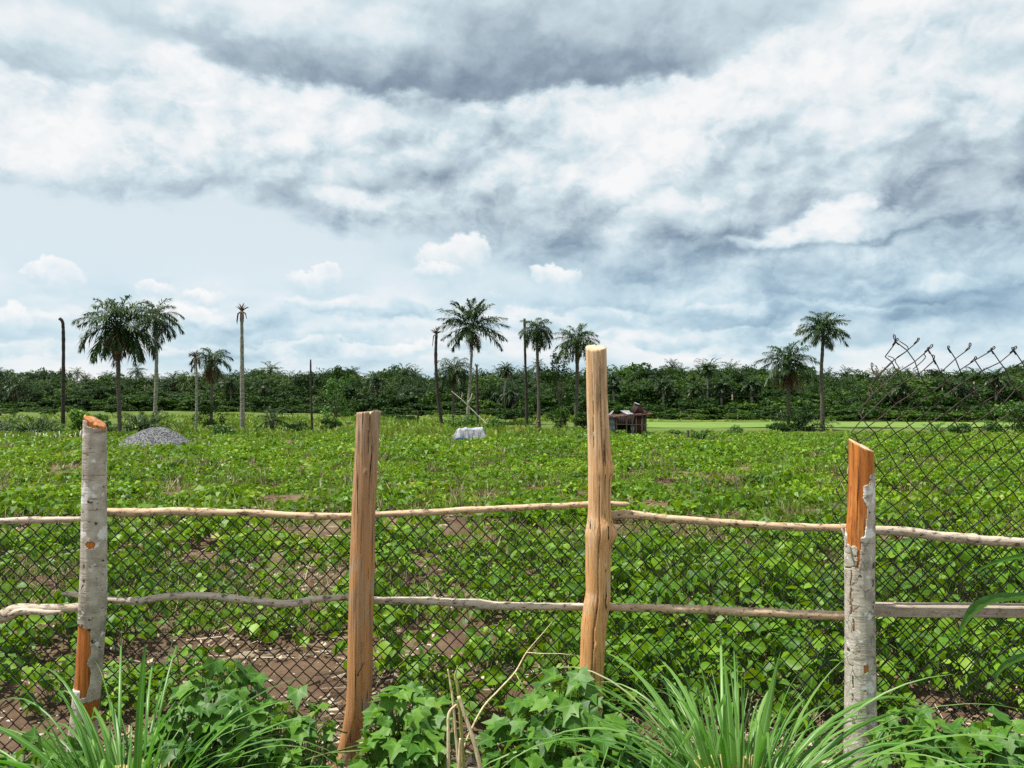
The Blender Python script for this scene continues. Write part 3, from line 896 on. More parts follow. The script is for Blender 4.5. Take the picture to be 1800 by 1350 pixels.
def rail(label, pts, mat, D=RD, k=14, split=False, cat="rail", name="fence_rail", D2=None):
    P = []
    for q in pts:
        d = D if D2 is None else D + (D2 - D) * (q[0] - pts[0][0]) / (pts[-1][0] - pts[0][0])
        p = at(q[0], q[1], d)
        P.append((p[0], p[1], p[2], q[2] / 1400 * d))
    P = smooth_path(P, 16)
    seed = P[0][0] * 3.1 + P[0][2] * 11
    rad = [max(0.0015, p[3]) * 0.93 * (1 + 0.12 * mn.noise((p[0] * 9, seed, 0)) + 0.10 * mn.noise((p[0] * 31, seed, 5)) + 0.22 * max(0, mn.noise((p[0] * 5.3, seed, 9)) - .35)) for p in P]
    pos = P[:, :3].copy()
    for i, p in enumerate(pos):
        p[2] += 0.003 * mn.noise((p[0] * 7, seed, 2)); p[1] += 0.004 * mn.noise((p[0] * 5, seed, 8))
    c0 = pos[len(pos) // 2].copy()
    V, Q, T = tube(pos - c0, rad, k, True, 0.06)
    b = MB(); b.add(V, Q, T)
    o = b.build(name, mat, None, True, tuple(c0))
    tag(o, label, cat, "wooden rails of the fence")
    return o, c0


rail("thin grey upper rail running from the pale-barked post out of frame", [(-60, 918, 6), (0, 916, 6), (50, 914, 6.5), (100, 913, 5.5), (130, 913, 5), (165, 913, 5)], M['railgrey'])
rail("long thin upper rail from the pale-barked post past the tallest post, its end splintered",
     [(165, 900, 8), (230, 901, 8), (300, 899, 7.5), (400, 901, 7), (500, 905, 6.7), (560, 908, 6.5), (640, 906, 6), (700, 903, 6), (800, 898, 6), (900, 893, 6), (1000, 888, 5.5), (1060, 886.5, 5.5), (1096, 886, 4.5), (1106, 886, 2.5)], M['railtan'], RD - 0.012)
rail("tan upper rail sloping from the tallest post to the post with the orange upper half", [(1048, 905, 8.5), (1075, 906, 8.5), (1102, 904, 8), (1150, 909, 7.5), (1200, 914, 7), (1300, 921, 7), (1400, 926, 7), (1510, 928, 6.5)], M['railtan'], RD)
rail("grey knotted upper rail sloping away from the post with the orange upper half", [(1515, 930, 8), (1550, 932, 8.5), (1600, 936, 9), (1650, 942, 9), (1700, 947, 10), (1713, 948, 11.5), (1728, 950, 9.5), (1800, 954, 9), (1860, 957, 9)], M['railgrey'], RD + 0.02)
o, c0 = rail("gnarled forked lower rail with a hollow end beside the pale-barked post", [(-40, 1092, 9), (-5, 1086, 11), (12, 1080, 13), (30, 1071, 11), (60, 1069, 10), (100, 1069, 8.5), (165, 1067, 8)], M['railgrey'], RD - 0.01)
b = MB()
P = smooth_path([tuple(at(x, y, RD - 0.035) - c0) + (r / 1400 * RD,) for x, y, r in [(18, 1083, 6), (30, 1076, 6), (55, 1075, 5.5), (85, 1077, 4.5), (108, 1075, 2)]], 6)
V, Q, T = tube(P[:, :3], P[:, 3], 10, True, 0.1); b.add(V, Q, T); b.build("branch", M['railgrey'], o)
rail("wavy grey lower rail between the pale-barked post and the post with the nail",
     [(108, 1044, 2), (122, 1043, 4.5), (140, 1046, 5.5), (170, 1052, 6), (205, 1055, 6.5), (245, 1056.5, 7), (270, 1053, 7), (300, 1048.5, 6.5), (350, 1047, 6.5), (400, 1051, 6.8), (450, 1057, 7), (490, 1061.5, 7.5), (520, 1060, 7), (560, 1053, 6.5), (600, 1050.5, 6), (645, 1051, 6)], M['railgrey'])
rail("straight grey lower rail between the nailed post and the tallest post", [(625, 1053, 7), (660, 1055, 7), (720, 1056, 7.5), (780, 1058, 8), (820, 1060, 8.5), (845, 1062, 9.5), (880, 1065, 7.5), (950, 1066, 7), (1055, 1068, 6.5)], M['railgrey'], RD + 0.01)
rail("smooth tan lower rail between the tallest post and the post with the orange upper half", [(1040, 1066, 7), (1075, 1067, 7.5), (1150, 1069, 8), (1250, 1073, 8), (1350, 1077, 8.3), (1440, 1081, 8.5), (1508, 1082, 8)], M['railtan'])
rail("weathered pole lying on the soil behind the foot of the nailed post", [(430, 1317, 9), (500, 1314, 10), (560, 1312, 10), (640, 1313, 9), (700, 1316, 8)], M['railgrey'], FD + 0.1, name="fallen_pole", cat="pole")

# sawn plank on the right
def plank():
    D = RD + 0.01
    a, c = at(1515, 1071, D), at(1870, 1074, D)
    L = c[0] - a[0]
    hz, hd = 0.021, 0.034
    n = 50
    V = []
    prof = [(-hd, -hz), (-hd + .003, -hz - .002), (hd, -hz), (hd, hz), (-hd + .004, hz + .001), (-hd, hz - .004)]
    for i in range(n + 1):
        x = L * i / n
        for (py, pz) in prof:
            V.append((x, py + 0.0025 * mn.noise((x * 5, py * 40, pz * 40)), pz + (c[2] - a[2]) * i / n + 0.003 * mn.noise((x * 4, pz * 30, 3))))
    k = len(prof)
    Q = [[i * k + j, i * k + (j + 1) % k, (i + 1) * k + (j + 1) % k, (i + 1) * k + j] for i in range(n) for j in range(k)]
    b = MB(); b.add(V, Q, [[0, 1, 2], [0, 2, 3], [0, 3, 4], [0, 4, 5]])
    tag(b.build("fence_rail", M['plank'], None, False, tuple(a)), "straight sawn plank used as the lower rail beside the flaking-bark post", "rail", "wooden rails of the fence")


plank()

# ------------------------------------------------------------------ chain link
MD = FD + 0.135


def zigzag(b, pts, r, k=5):
    V, Q, T = tube(pts, r, k, True)
    b.add(V, Q, T)


def fine_mesh():
    b = MB()
    w = 0.0615; h = 0.0645
    x0, x1 = at(-90, 900, MD)[0], at(1890, 900, MD)[0]
    n = int((x1 - x0) / (w / 2))
    for i in range(n):
        xc = x0 + (i + 0.5) * w / 2
        # a vertical wire bent to and fro; its bends hook into those of its neighbours
        Xp = 900 + xc / MD * 1400
        ytop = 899 + 10 * min(1, max(0, (Xp - 400) / 1100)) + (6 if Xp < 180 else 0)
        zt_ = at(900, ytop, MD)[2] + 0.006 * mn.noise((xc * 9, 0, 0))
        m = int((zt_ + 0.06) / (h / 2))
        pts = []
        for v in range(m + 1):
            z = zt_ - v * h / 2
            s = 1 if (v + i) % 2 else -1
            xx = xc + s * w * 0.25 * 1.06
            jx = 0.007 * mn.noise((xx * 3.1, z * 3.1, 1)) + 0.004 * mn.noise((xx * 11, z * 11, 4))
            jz = 0.012 * mn.noise((xx * 2.3, z * 2.3, 6)) + 0.004 * mn.noise((xx * 12, z * 12, 9)) - 0.012 * math.sin(xx * 2.6) * 0.4
            jz -= 0.022 * (0.5 - 0.5 * math.cos((Xp - 165) / 450 * 2 * math.pi)) * min(1, z)
            jy = 0.03 * mn.noise((xx * 1.5, z * 1.7, 3)) + s * 0.003
            pts.append((xx + jx, jy, z + jz))
        pts = np.array(pts)
        out = []
        for v in range(len(pts)):      # round each bend a little
            if v == 0 or v == len(pts) - 1: out.append(pts[v]); continue
            a, p, c = pts[v - 1], pts[v], pts[v + 1]
            out.append(p + (a - p) * 0.10); out.append(p); out.append(p + (c - p) * 0.10)
        e = out[0]
        out.insert(0, e + np.array([0.004, 0, 0.010])); out.insert(0, e + np.array([0.010, 0, 0.004]))
        zigzag(b, out, 0.0025)
    tag(b.build("chain_link_fence", M['wire'], None, True, (0, MD, 0)), "black chain-link mesh of small diamonds strung behind the posts below the upper rails", "wire fence")


fine_mesh()


def torn_mesh():
    b = MB()
    D = MD + 0.06
    px = D / 1400
    w, h = 38 * px, 36.5 * px
    r = random.Random(5)
    edge = [(590, 1552), (620, 1543), (650, 1532), (700, 1512), (745, 1497), (800, 1478), (900, 1462), (1000, 1440), (1150, 1405), (1340, 1370)]
    ey = [e[0] for e in edge]; ex = [e[1] for e in edge]

    def node(u, v):
        # u: half cells from the torn left edge, v: half cells down from the top
        Y = 600 + v * 18.25
        lean = -0.10 * u * 0.5
        s = u * 0.5 * 38
        # the roll of mesh curls away near its torn side, so cells close up there
        t = 26.0
        g = s - t * (1 - math.exp(-s / t)) * 0.42
        dep = 0.11 * math.exp(-s / 34.0) * (0.4 + 0.6 * math.sin(Y * 0.013))
        X = np.interp(Y, ey, ex) + g + 6.5 * mn.noise((u * 0.35, v * 0.35, 2)) + (3.0 + 3 * math.exp(-v / 5)) * mn.noise((u * 1.3, v * 1.3, 5))
        Yp = Y + 14 * math.exp(-s / 60.0) * (1 if Y < 760 else 0.3) - 0.02 * s + 7 * mn.noise((u * 0.2, v * 0.25, 8)) + (3 + 4 * math.exp(-v / 5)) * mn.noise((u * 1.1, v * 1.1, 3))
        if v <= 2: Yp += 6 * mn.noise((u * 0.9, 2.5, 1.5)); X += 4 * mn.noise((u * 1.9, 0.5, 9.5))
        q = at(X, Yp, D + dep + 0.02 * mn.noise((u * .2, v * .2, 11)))
        return q
    nu = 24
    for i in range(0, nu):
        v0 = {0: 2, 1: 0, 2: 0, 3: 0, 6: 2, 9: 2}.get(i, 1)
        pts = []
        for v in range(v0, 42):
            s = (v + i) % 2
            u = i * 1.0 + (1 if s else 0)
            u = i * 2 * 0.5 + s
            p = node(u, v)
            p = p + np.array([(0.5 - s) * -0.004, (s - 0.5) * 0.007, 0])
            pts.append(p)
        pts = np.array(pts)
        out = []
        for v in range(len(pts)):
            if v == 0 or v == len(pts) - 1: out.append(pts[v]); continue
            a, p, c = pts[v - 1], pts[v], pts[v + 1]
            out.append(p + (a - p) * 0.09); out.append(p); out.append(p + (c - p) * 0.09)
        # twisted loop at the cut end
        p0, d0 = pts[0], nrm(pts[0] - pts[1])
        upv = nrm(d0 * 0.7 + np.array([r.uniform(-.5, .5), 0, 0.8]))
        sd_ = nrm(np.cross(upv, [0, 1, 0]))
        ln = r.uniform(0.020, 0.036) if i % 2 == 0 else r.uniform(0.010, 0.018)
        loop = [p0 + upv * ln * 0.45 + sd_ * 0.004, p0 + upv * ln * 0.8 + sd_ * 0.0042, p0 + upv * ln + sd_ * 0.001, p0 + upv * ln * 0.8 - sd_ * 0.0042, p0 + upv * ln * 0.4 - sd_ * 0.003,
                p0 + upv * 0.004 + sd_ * 0.005, p0 - d0 * 0.02 + sd_ * 0.004]
        out = loop[::-1] + out if False else [x for x in loop[::-1]] + out
        zigzag(b, np.array(out) - np.array([1.5, D, 0]), 0.0024)
    # wires bent double over one another along the cut side
    for u, v, n in ((0, 2, 5), (1, 1, 4), (0, 9, 4), (2, 0, 4), (4, 1, 3)):
        pts = smooth_path([node(u + (q % 2) * .8 + .12, v + q * .9) + np.array([.004, -.008 - .003 * (q % 2), .003]) for q in range(n)], 4)
        zigzag(b, pts - np.array([1.5, D, 0]), 0.0021)
    tag(b.build("torn_chain_link", M['rustwire'], None, True, (1.5, D, 0)), "tall rusty chain-link mesh with a torn curling edge, standing behind the flaking-bark post", "wire fence")


torn_mesh()
# ------------------------------------------------------------------ leaves near the fence
def frame(d, up=UP, roll=0.0):
    """columns: side, along, normal for a leaf growing along d"""
    y = nrm(d)
    x = np.cross(y, up)
    x = nrm(x) if np.linalg.norm(x) > 1e-3 else np.array([1.0, 0, 0])
    z = np.cross(x, y)
    c, s = math.cos(roll), math.sin(roll)
    return np.stack([x * c + z * s, y, z * c - x * s], axis=1)


def leaflet(L, Wd, fold=0.35, curl=0.25):
    ts = [0.0, 0.22, 0.5, 0.78, 1.0]
    ws = [0.05, 0.44, 0.5, 0.27, 0.0]
    V, A = [], []
    for t, w in zip(ts, ws):
        zc = -curl * L * t * t
        for s in (-1, 0, 1):
            V.append((s * w * Wd, t * L, zc + abs(s) * w * Wd * fold)); A.append(abs(s))
    Q = []
    for i in range(4):
        for s in range(2):
            Q.append([i * 3 + s, i * 3 + s + 1, i * 3 + s + 4, i * 3 + s + 3])
    return np.array(V), Q, A


def leaflet_low(L, Wd, fold=0.35, curl=0.2):
    V = np.array([(0, 0, 0), (-.5 * Wd, .42 * L, .5 * Wd * fold), (0, L, -curl * L), (.5 * Wd, .42 * L, .5 * Wd * fold)])
    return V, [[0, 3, 2, 1]], [0, 1, 0, 1]


def bean_plant(r, nleaf, spread, height, fn, size=0.062, stems=True):
    b = MB()
    for k in range(nleaf):
        a = r.random() * 2 * math.pi
        rad = spread * math.sqrt(r.random())
        z = height * (0.30 + 0.70 * r.random() ** 0.7) * (1 - 0.45 * (rad / spread) ** 2)
        tip = np.array([rad * math.cos(a), rad * math.sin(a), z])
        if stems and k % 2 == 0:
            p0 = np.array([rad * .25 * math.cos(a), rad * .25 * math.sin(a), 0])
            mid = (p0 + tip) / 2 + np.array([0, 0, 0.04])
            V, Q, T = tube(np.array([p0, mid, tip]), [0.003, 0.0025, 0.0015], 3, False); b.add(V, Q, mat=1)
        out = np.array([math.cos(a), math.sin(a), 0])
        heading = math.atan2(out[1], out[0]) + r.gauss(0, 0.9)
        tilt = r.uniform(-1.15, 0.35)
        for j, off in enumerate((0, 1.75, -1.75)):
            hd = heading + off
            sz = size * r.uniform(0.55, 1.4) * (1.1 if j == 0 else 1)
            d = np.array([math.cos(hd) * math.cos(tilt), math.sin(hd) * math.cos(tilt), math.sin(tilt + r.uniform(-.3, .3))])
            Fm = frame(d, UP, r.gauss(0, 0.6))
            V, Q, A = fn(sz, sz * r.uniform(.62, .8), r.uniform(.1, .5), r.uniform(.05, .45))
            b.add(V @ Fm.T + tip + d * 0.012, Q, att=A)
    return b


rr = random.Random(3)
bean_hi = [bean_plant(rr, rr.randint(30, 44), rr.uniform(.18, .28), rr.uniform(.22, .38), leaflet) for _ in range(8)]
bean_mid = [bean_plant(rr, 28, rr.uniform(.2, .34), rr.uniform(.2, .4), leaflet_low, 0.068, False).arrays() for _ in range(8)]
bean_far = [bean_plant(rr, 18, rr.uniform(.28, .42), rr.uniform(.2, .44), leaflet_low, 0.098, False).arrays() for _ in range(6)]
bean_mesh = [b.mesh("bean_plant", [M['bean'], M['stem']]) for b in bean_hi]
bean_hi_arr = [b.arrays() for b in bean_hi]


def bean_density(x, y):
    px = 900 + x / y * 1400
    n = mn.noise((x * 0.5, y * 1.0, 3.0)) * .8 + 1.1 * mn.noise((x * 1.25, y * 1.25, 9.0))
    p = 0.40 + 1.45 * n + .22 * math.cos(y * 2 * math.pi / 0.95 + 1.5 * mn.noise((x * 0.25, y * 0.2, 4)))
    if y > 8.5: p += min(0.22, (y - 8.5) * 0.05) - 2.6 * max(0, -mn.noise((x * .13, y * .36, 6)) - .18)
    if y < 8.5:
        if px > 1060: p += 0.5
        elif px > 900: p += 0.25
        # bare strips of bed seen through the mesh
        for X0, X1, Y0, Y1, w in [(-200, 140, 1025, 1075, .9), (-200, 150, 1150, 1260, .55), (150, 620, 1075, 1100, .4), (350, 640, 1115, 1170, .4), (640, 850, 1085, 1170, .4), (430, 640, 1010, 1035, .4), (180, 330, 1070, 1095, .8), (640, 800, 960, 990, .45), (250, 460, 905, 930, .5)]:
            pyg = 700 + (CAMH - zt(y)) / y * 1400
            if X0 < px < X1 and Y0 < pyg < Y1 + 8: p -= w
        p += 0.05
    if y > 36: p -= (y - 36) / 50 + 1.2 * max(0, mn.noise((x * .12, y * .3, 31)))
    if y < 7 and px < 1060: p += .26
    return p


near_spots, mid_list, far_list = [], [], []
y = 3.85
while y < 60:
    step = 0.30 if y < 12 else (0.33 if y < 28 else 0.46)
    hw = y * 0.84 + 2.0
    x = -hw
    while x < hw:
        xx = x + rr.uniform(-.5, .5) * step; yy = y + rr.uniform(-.5, .5) * step
        x += step
        if rr.random() > bean_density(xx, yy): continue
        if depth_clear(xx, yy): continue
        if yy < 8.2: near_spots.append((xx, yy))
        elif yy < 26: mid_list.append((xx, yy))
        else: far_list.append((xx, yy))
    y += step

near_spots.sort(key=lambda q: q[1])
crop = MB()
count = 0
for xx, yy in near_spots:
    px = 900 + xx / yy * 1400
    inview = -20 < px < 1820
    sc = rr.uniform(.6, 1.15) * (1.18 if px > 1060 and yy < 7 else 1.0)
    rz = rr.uniform(0, 6.28)
    if inview and count < 240:
        o = bpy.data.objects.new("bean_plant", rr.choice(bean_mesh))
        col.objects.link(o)
        o.location = (xx, yy, gz(xx, yy) - 0.01)
        o.rotation_euler = (rr.gauss(0, .08), rr.gauss(0, .08), rz)
        o.scale = (sc, sc, sc * rr.uniform(.85, 1.15))
        tag(o, "low bean plant with broad green leaves in the soil close behind the chain-link mesh", "bean plant", "bean plants nearest the fence")
        count += 1
    else:
        crop.addmb(rr.choice(bean_hi_arr), rot('z', rz) * sc, (xx, yy, gz(xx, yy) - 0.01), rr.random())
for lst, tp, smin, smax in ((mid_list, bean_mid, .75, 1.2), (far_list, bean_far, .8, 1.25)):
    for xx, yy in lst:
        sc = rr.uniform(smin, smax) * max(.5, 1 + 1.0 * mn.noise((xx * .8, yy * .8, 9.0)))
        tn = min(1, max(0, 0.5 + 0.9 * mn.noise((xx * .4, yy * .4, 5)) + rr.gauss(0, .15)))
        crop.addmb(rr.choice(tp), rot('z', rr.uniform(0, 6.28)) * sc, (xx, yy, gz(xx, yy) - 0.01), tn)
dry = MB()
for _ in range(5200):
    y = 5.0 * (54 / 5.0) ** rr.random()
    x = rr.uniform(-1, 1) * (y * .69 + 1)
    if mn.noise((x * .3, y * .45, 21)) < -.02 or depth_clear(x, y): continue
    g = gz(x, y)
    V, Q = [], []
    for k in range(rr.randint(4, 8)):
        a = rr.random() * 6.28; q = rr.random() * .16
        p = np.array([x + q * math.cos(a), y + q * math.sin(a), g])
        e = p + np.array([rr.gauss(0, .13), rr.gauss(0, .13), rr.uniform(.12, .36)])
        w = np.array([rr.uniform(.0012, .003) + max(0, y - 6) * .0006, 0, 0]); m = (p + e) / 2 + UP * .03
        i = len(V); V += [p, m - w, e, m + w]; Q.append([i, i + 3, i + 2, i + 1])
    dry.add(V, Q, mat=0 if rr.random() < .55 else 1, tint=rr.random())
tag(dry.build("dry_grass", [M['straw'], M['grass']]), "wisps of dry and green grass between the bean plants", "grass", kind="stuff")
tag(crop.build("bean_crop", [M['bean'], M['stem']]), "field of low green bean plants stretching back to the palms", "crop field", kind="stuff")

# dry stalks, straw and leaf litter on the beds
lit = MB()
for _ in range(20000):
    y = 3.0 + 9.5 * rr.random() ** 1.6
    x = rr.uniform(-1, 1) * (y * 0.68 + .4)
    if mn.noise((x * 1.2, y * 1.4, 12)) < -0.12: continue
    z = gz(x, y) + rr.uniform(.002, .03)
    a = rr.gauss(0, .9)
    if rr.random() < .55:
        L, w = rr.uniform(.04, .28), rr.uniform(.0012, .004)
    else:
        L, w = rr.uniform(.015, .045), rr.uniform(.005, .013)
    d = np.array([math.cos(a), math.sin(a), rr.gauss(0, .15)]); s = np.array([-d[1], d[0], rr.gauss(0, .5)])
    p = np.array([x, y, z])
    lit.add([p - d * L / 2 - s * w, p - d * L / 2 + s * w, p + d * L / 2 + s * w * .6 + UP * rr.uniform(0, .02), p + d * L / 2 - s * w * .6], [[0, 1, 2, 3]])
tag(lit.build("straw_litter", M['straw']), "dry straw and dead leaves strewn over the soil", "straw litter", kind="stuff")


def pebble(r, s, sub=2):
    import bmesh
    bm = bmesh.new()
    bmesh.ops.create_icosphere(bm, subdivisions=sub, radius=s)
    se = r.random() * 50
    for v in bm.verts:
        k = 1 + 0.45 * mn.noise((v.co.x / s + se, v.co.y / s, v.co.z / s))
        v.co = v.co * k; v.co.z *= .65
    V = np.array([v.co[:] for v in bm.verts]); T = [[v.index for v in f.verts] for f in bm.faces]
    bm.free()
    return V, T


for X, Y, D, s, mat, lab, cat, nm in [
    (1762, 1246, 3.62, .032, 'brick', "reddish brick lump on the soil near the right edge", "brick lump", "brick_fragment"),
    (1700, 1268, 3.6, .02, 'stone', "pale stone lying left of the reddish brick lump", "stone", "stone"),
    (1745, 1285, 3.5, .026, 'stone', "pale stone lying just below the reddish brick lump", "stone", "stone"),
    (1786, 1262, 3.6, .022, 'stone', "pale stone lying right of the reddish brick lump", "stone", "stone"),
    (880, 1318, 3.3, .04, 'stone', "pale flat stone half hidden under the vine beside the dry stalks", "stone", "stone"),
    (205, 1140, 4.8, .035, 'stone', "small pale stone right of the peeled strip of the bark post", "stone", "stone")]:
    p = at(X, Y, D)
    b = MB(); V, T = pebble(rr, s, 3); b.add(V, None, T)
    o = b.build(nm, M[mat], None, False, (p[0], D, gz(p[0], D) + s * .3)); o.rotation_euler = (0, 0, rr.random() * 6)
    tag(o, lab, cat)
lab_s = MB()
for _ in range(900):
    y = 3.1 + 6 * rr.random() ** 1.8; x = rr.uniform(-1, 1) * (y * .68)
    V, T = pebble(rr, rr.uniform(.004, .016), 1); lab_s.add(V + np.array([x, y, gz(x, y) + .002]), None, T)
tag(lab_s.build("pebbles", M['stone'], None, False), "small pebbles and clods on the soil", "pebbles", kind="stuff")


# ------------------------------------------------------------------ lemongrass clumps
def blade(r, base, az, lean, L, w, bend, kink=None):
    n = 13
    P = [np.array(base, float)]
    a = lean
    for i in range(n):
        t = (i + 1) / n
        a2 = lean + bend * t ** 1.7
        if kink and t > kink: a2 = max(a2, 2.55 + 0.25 * r.random())
        P.append(P[-1] + L / n * np.array([math.sin(a2) * math.cos(az), math.sin(a2) * math.sin(az), math.cos(a2)]))
    P = np.array(P)
    T = np.gradient(P, axis=0)
    sd_ = np.array([-math.sin(az), math.cos(az), 0])
    tw = r.gauss(0, .7)
    V, A = [], []
    for i in range(n + 1):
        t = i / n
        ww = w * (0.55 + 0.45 * min(1, t * 3)) * (1 - max(0, (t - .45) / .55) ** 1.6) + 0.0006
        tt = nrm(T[i]); nn = nrm(np.cross(sd_, tt))
        ang = tw * t
        s2 = sd_ * math.cos(ang) + nn * math.sin(ang)
        n2 = nn * math.cos(ang) - sd_ * math.sin(ang)
        for s in (-1, 0, 1):
            V.append(P[i] + s2 * s * ww + n2 * (abs(s) * ww * .45)); A.append(abs(s))
    Q = [[i * 3 + s, i * 3 + s + 1, i * 3 + s + 4, i * 3 + s + 3] for i in range(n) for s in range(2)]
    return V, Q, A


def lemongrass(label, x, y, n, hmax, spread, seed, extra=()):
    r = random.Random(seed)
    root = thing("grass_clump", label, "grass clump", (x, y, gz(x, y)), "lemongrass clumps in front of the fence")
    b = MB()
    for k in range(n):
        a = r.random() * 2 * math.pi
        q = r.random()
        rad = 0.10 * math.sqrt(r.random())
        lean = (0.04 + 1.0 * q ** 1.1) * spread
        if q < .28:
            L = hmax * r.uniform(.55, .98); bend = r.uniform(.15, 1.6)
        else:
            L = hmax * r.uniform(.75, 1.6); bend = r.uniform(1.0, 2.2)
        V, Q, A = blade(r, (rad * math.cos(a), rad * math.sin(a), -.02), a + r.gauss(0, .35), lean, L, (r.uniform(.0026, .0058) if r.random() < .74 else r.uniform(.006, .0105)), bend, r.uniform(.55, .85) if r.random() < .22 else None)
        b.add(V, Q, tint=r.random(), att=A)
    for (a, lean, L, w, bend, kink) in extra:
        V, Q, A = blade(r, (0.03 * math.cos(a), 0.03 * math.sin(a), 0), a, lean, L, w, bend, kink); b.add(V, Q, tint=.4, att=A)
    b.build("blades", M['lemongrass'], root)
    b = MB()
    for k in range(int(n * .22)):
        a = r.random() * 6.28; rad = .1 * math.sqrt(r.random())
        P = np.array([(rad * math.cos(a), rad * math.sin(a), -.02), (rad * 1.25 * math.cos(a), rad * 1.25 * math.sin(a), .14), (rad * 1.7 * math.cos(a), rad * 1.7 * math.sin(a), .27)])
        V, Q, T = tube(P, [.009, .007, .004], 6); b.add(V, Q, T)
    b.build("stem_base", M['greenstalk'], root)


lemongrass("broad-bladed lemongrass clump at the foot of the pale-barked post", at(232, 700, 2.62)[0], 2.62, 380, .64, 1.0, 21,
           extra=[(1.4, .03, .80, .012, .15, .86), (-1.9, .1, .56, .012, .4, .75), (0.6, .2, .6, .013, 1.6, .6)])
lemongrass("largest lemongrass clump, arching between the tallest post and the flaking-bark post", at(1292, 700, 2.66)[0], 2.66, 520, .68, 1.0, 34,
           extra=[(0.5, .22, .66, .018, .12, None), (1.6, .10, .62, .018, .2, None), (2.0, .02, .6, .018, .1, .9), (2.6, .2, .62, .016, .3, .75), (-2.6, .5, .7, .012, 1.2, None)])


# ------------------------------------------------------------------ sweet potato vines
def potato_leaf(r, s):
    tips = [(0, 1.0), (26, .58), (52, .78), (82, .47), (112, .56), (146, .30), (166, .26), (180, .06)]
    ang, rad = [], []
    for a, q in tips: ang.append(a); rad.append(q * r.uniform(.9, 1.1))
    ring = [(a, q) for a, q in zip(ang, rad)] + [(-a, q) for a, q in list(zip(ang, rad))[-2:0:-1]]
    V, A = [(0, 0, 0)], [0]
    n = len(ring)
    fold, curl, wav = r.uniform(.1, .45), r.uniform(.05, .35), r.uniform(0, 6)
    for f in (.5, 1.0):
        for i, (a, q) in enumerate(ring):
            g = q * f if f == 1 else .5 * (q * .75 + .25 * .6)
            x, y = s * g * math.sin(R(a)) * .95, s * g * math.cos(R(a))
            z = fold * abs(x) - curl * (x * x + y * y) / s - .05 * s * math.sin(i * 1.9 + wav) * f
            V.append((x, y, z))
            A.append(0.0 if (i % 2 == 0 and abs(a) < 150) else 1.0)
    T = [[0, 1 + (i + 1) % n, 1 + i] for i in range(n)]
    Q = [[1 + i, 1 + (i + 1) % n, 1 + n + (i + 1) % n, 1 + n + i] for i in range(n)]
    return np.array(V), Q, T, A


def vine(label, X0, X1, Ytop, D, nleaf, seed, dy=.28, s0=.066):
    r = random.Random(seed)
    xa, xb = at(X0, 700, D)[0], at(X1, 700, D)[0]
    cx, hw = (xa + xb) / 2, (xb - xa) / 2
    H = at(900, Ytop, D)[2] * .92
    root = thing("sweet_potato_vine", label, "sweet potato vine", (cx, D, gz(cx, D)), "sweet potato vines along the fence")
    lv, st = MB(), MB()
    for k in range(nleaf):
        u, v = r.uniform(-1, 1), r.uniform(-1, 1)
        if u * u + v * v > 1.1: continue
        rad2 = min(1, u * u * .9 + v * v * .5)
        layer = r.random()
        z = H * (1 - .55 * rad2) * (1 - .55 * layer ** 1.6) * (1 + .18 * mn.noise((u * 3, v * 3, seed)))
        tip = np.array([u * hw, v * dy - (.12 * layer), z])
        ag = math.atan2(v * .6 - .35, u) + r.gauss(0, .9)
        tilt = r.uniform(-.75, .12) - .35 * layer
        d = np.array([math.cos(ag) * math.cos(tilt), math.sin(ag) * math.cos(tilt), math.sin(tilt)])
        s = s0 * r.uniform(.6, 1.2) * (1 - .15 * layer)
        Fm = frame(d, UP, r.gauss(0, .35))
        V, Q, T, A = potato_leaf(r, s)
        lv.add(np.array(V) @ Fm.T + tip, Q, None, att=A, tint=r.random())
        lv.T.append(np.array(T) + lv.n - len(V)); lv.tm.append(np.zeros(len(T), int)); lv.tt.append(np.full(len(T), .5))
        p0 = np.array([tip[0] * .75 + r.gauss(0, .03), tip[1] * .7, max(0, z - r.uniform(.1, .25))])
        V, Q, T = tube(np.array([p0, (p0 + tip) / 2 + np.array([0, 0, .025]), tip]), [.0022, .002, .0014], 4, False); st.add(V, Q)
    for k in range(max(6, nleaf // 12)):
        u = r.uniform(-.8, .8)
        pts = smooth_path([(u * hw * .3, 0, 0), (u * hw * .7, r.uniform(-.2, .2), H * .35), (u * hw, r.uniform(-.2, .2), H * .6), (u * hw + r.gauss(0, .1), r.uniform(-.2, .2), H * .5)], 5)
        V, Q, T = tube(pts, .0035, 5); st.add(V, Q, T)
    lv.build("leaves", M['potato'], root)
    st.build("stems", M['stem'], root)


vine("tall sweet potato vine with lobed leaves right of the first lemongrass clump", 285, 500, 1150, 2.92, 260, 41, .2)
vine("sparse sweet potato vine in front of the nailed post's foot on its inner side", 430, 600, 1205, 2.96, 100, 42, .14, .06)
vine("dense sweet potato vine between the nailed post and the dry stalks", 632, 805, 1192, 2.86, 240, 43, .2, .068)
vine("wide sweet potato vine around the foot of the tallest post", 845, 1130, 1186, 2.86, 320, 44, .22, .068)
vine("low sweet potato vine at the foot of the flaking-bark post", 1515, 1690, 1240, 2.9, 150, 45, .2, .062)
vine("low sweet potato vine among the lemongrass in the bottom left corner", -40, 190, 1290, 2.8, 120, 47, .2, .06)
vine("sweet potato vine with broad leaves in the bottom right corner", 1650, 1840, 1246, 2.86, 150, 46, .2, .072)


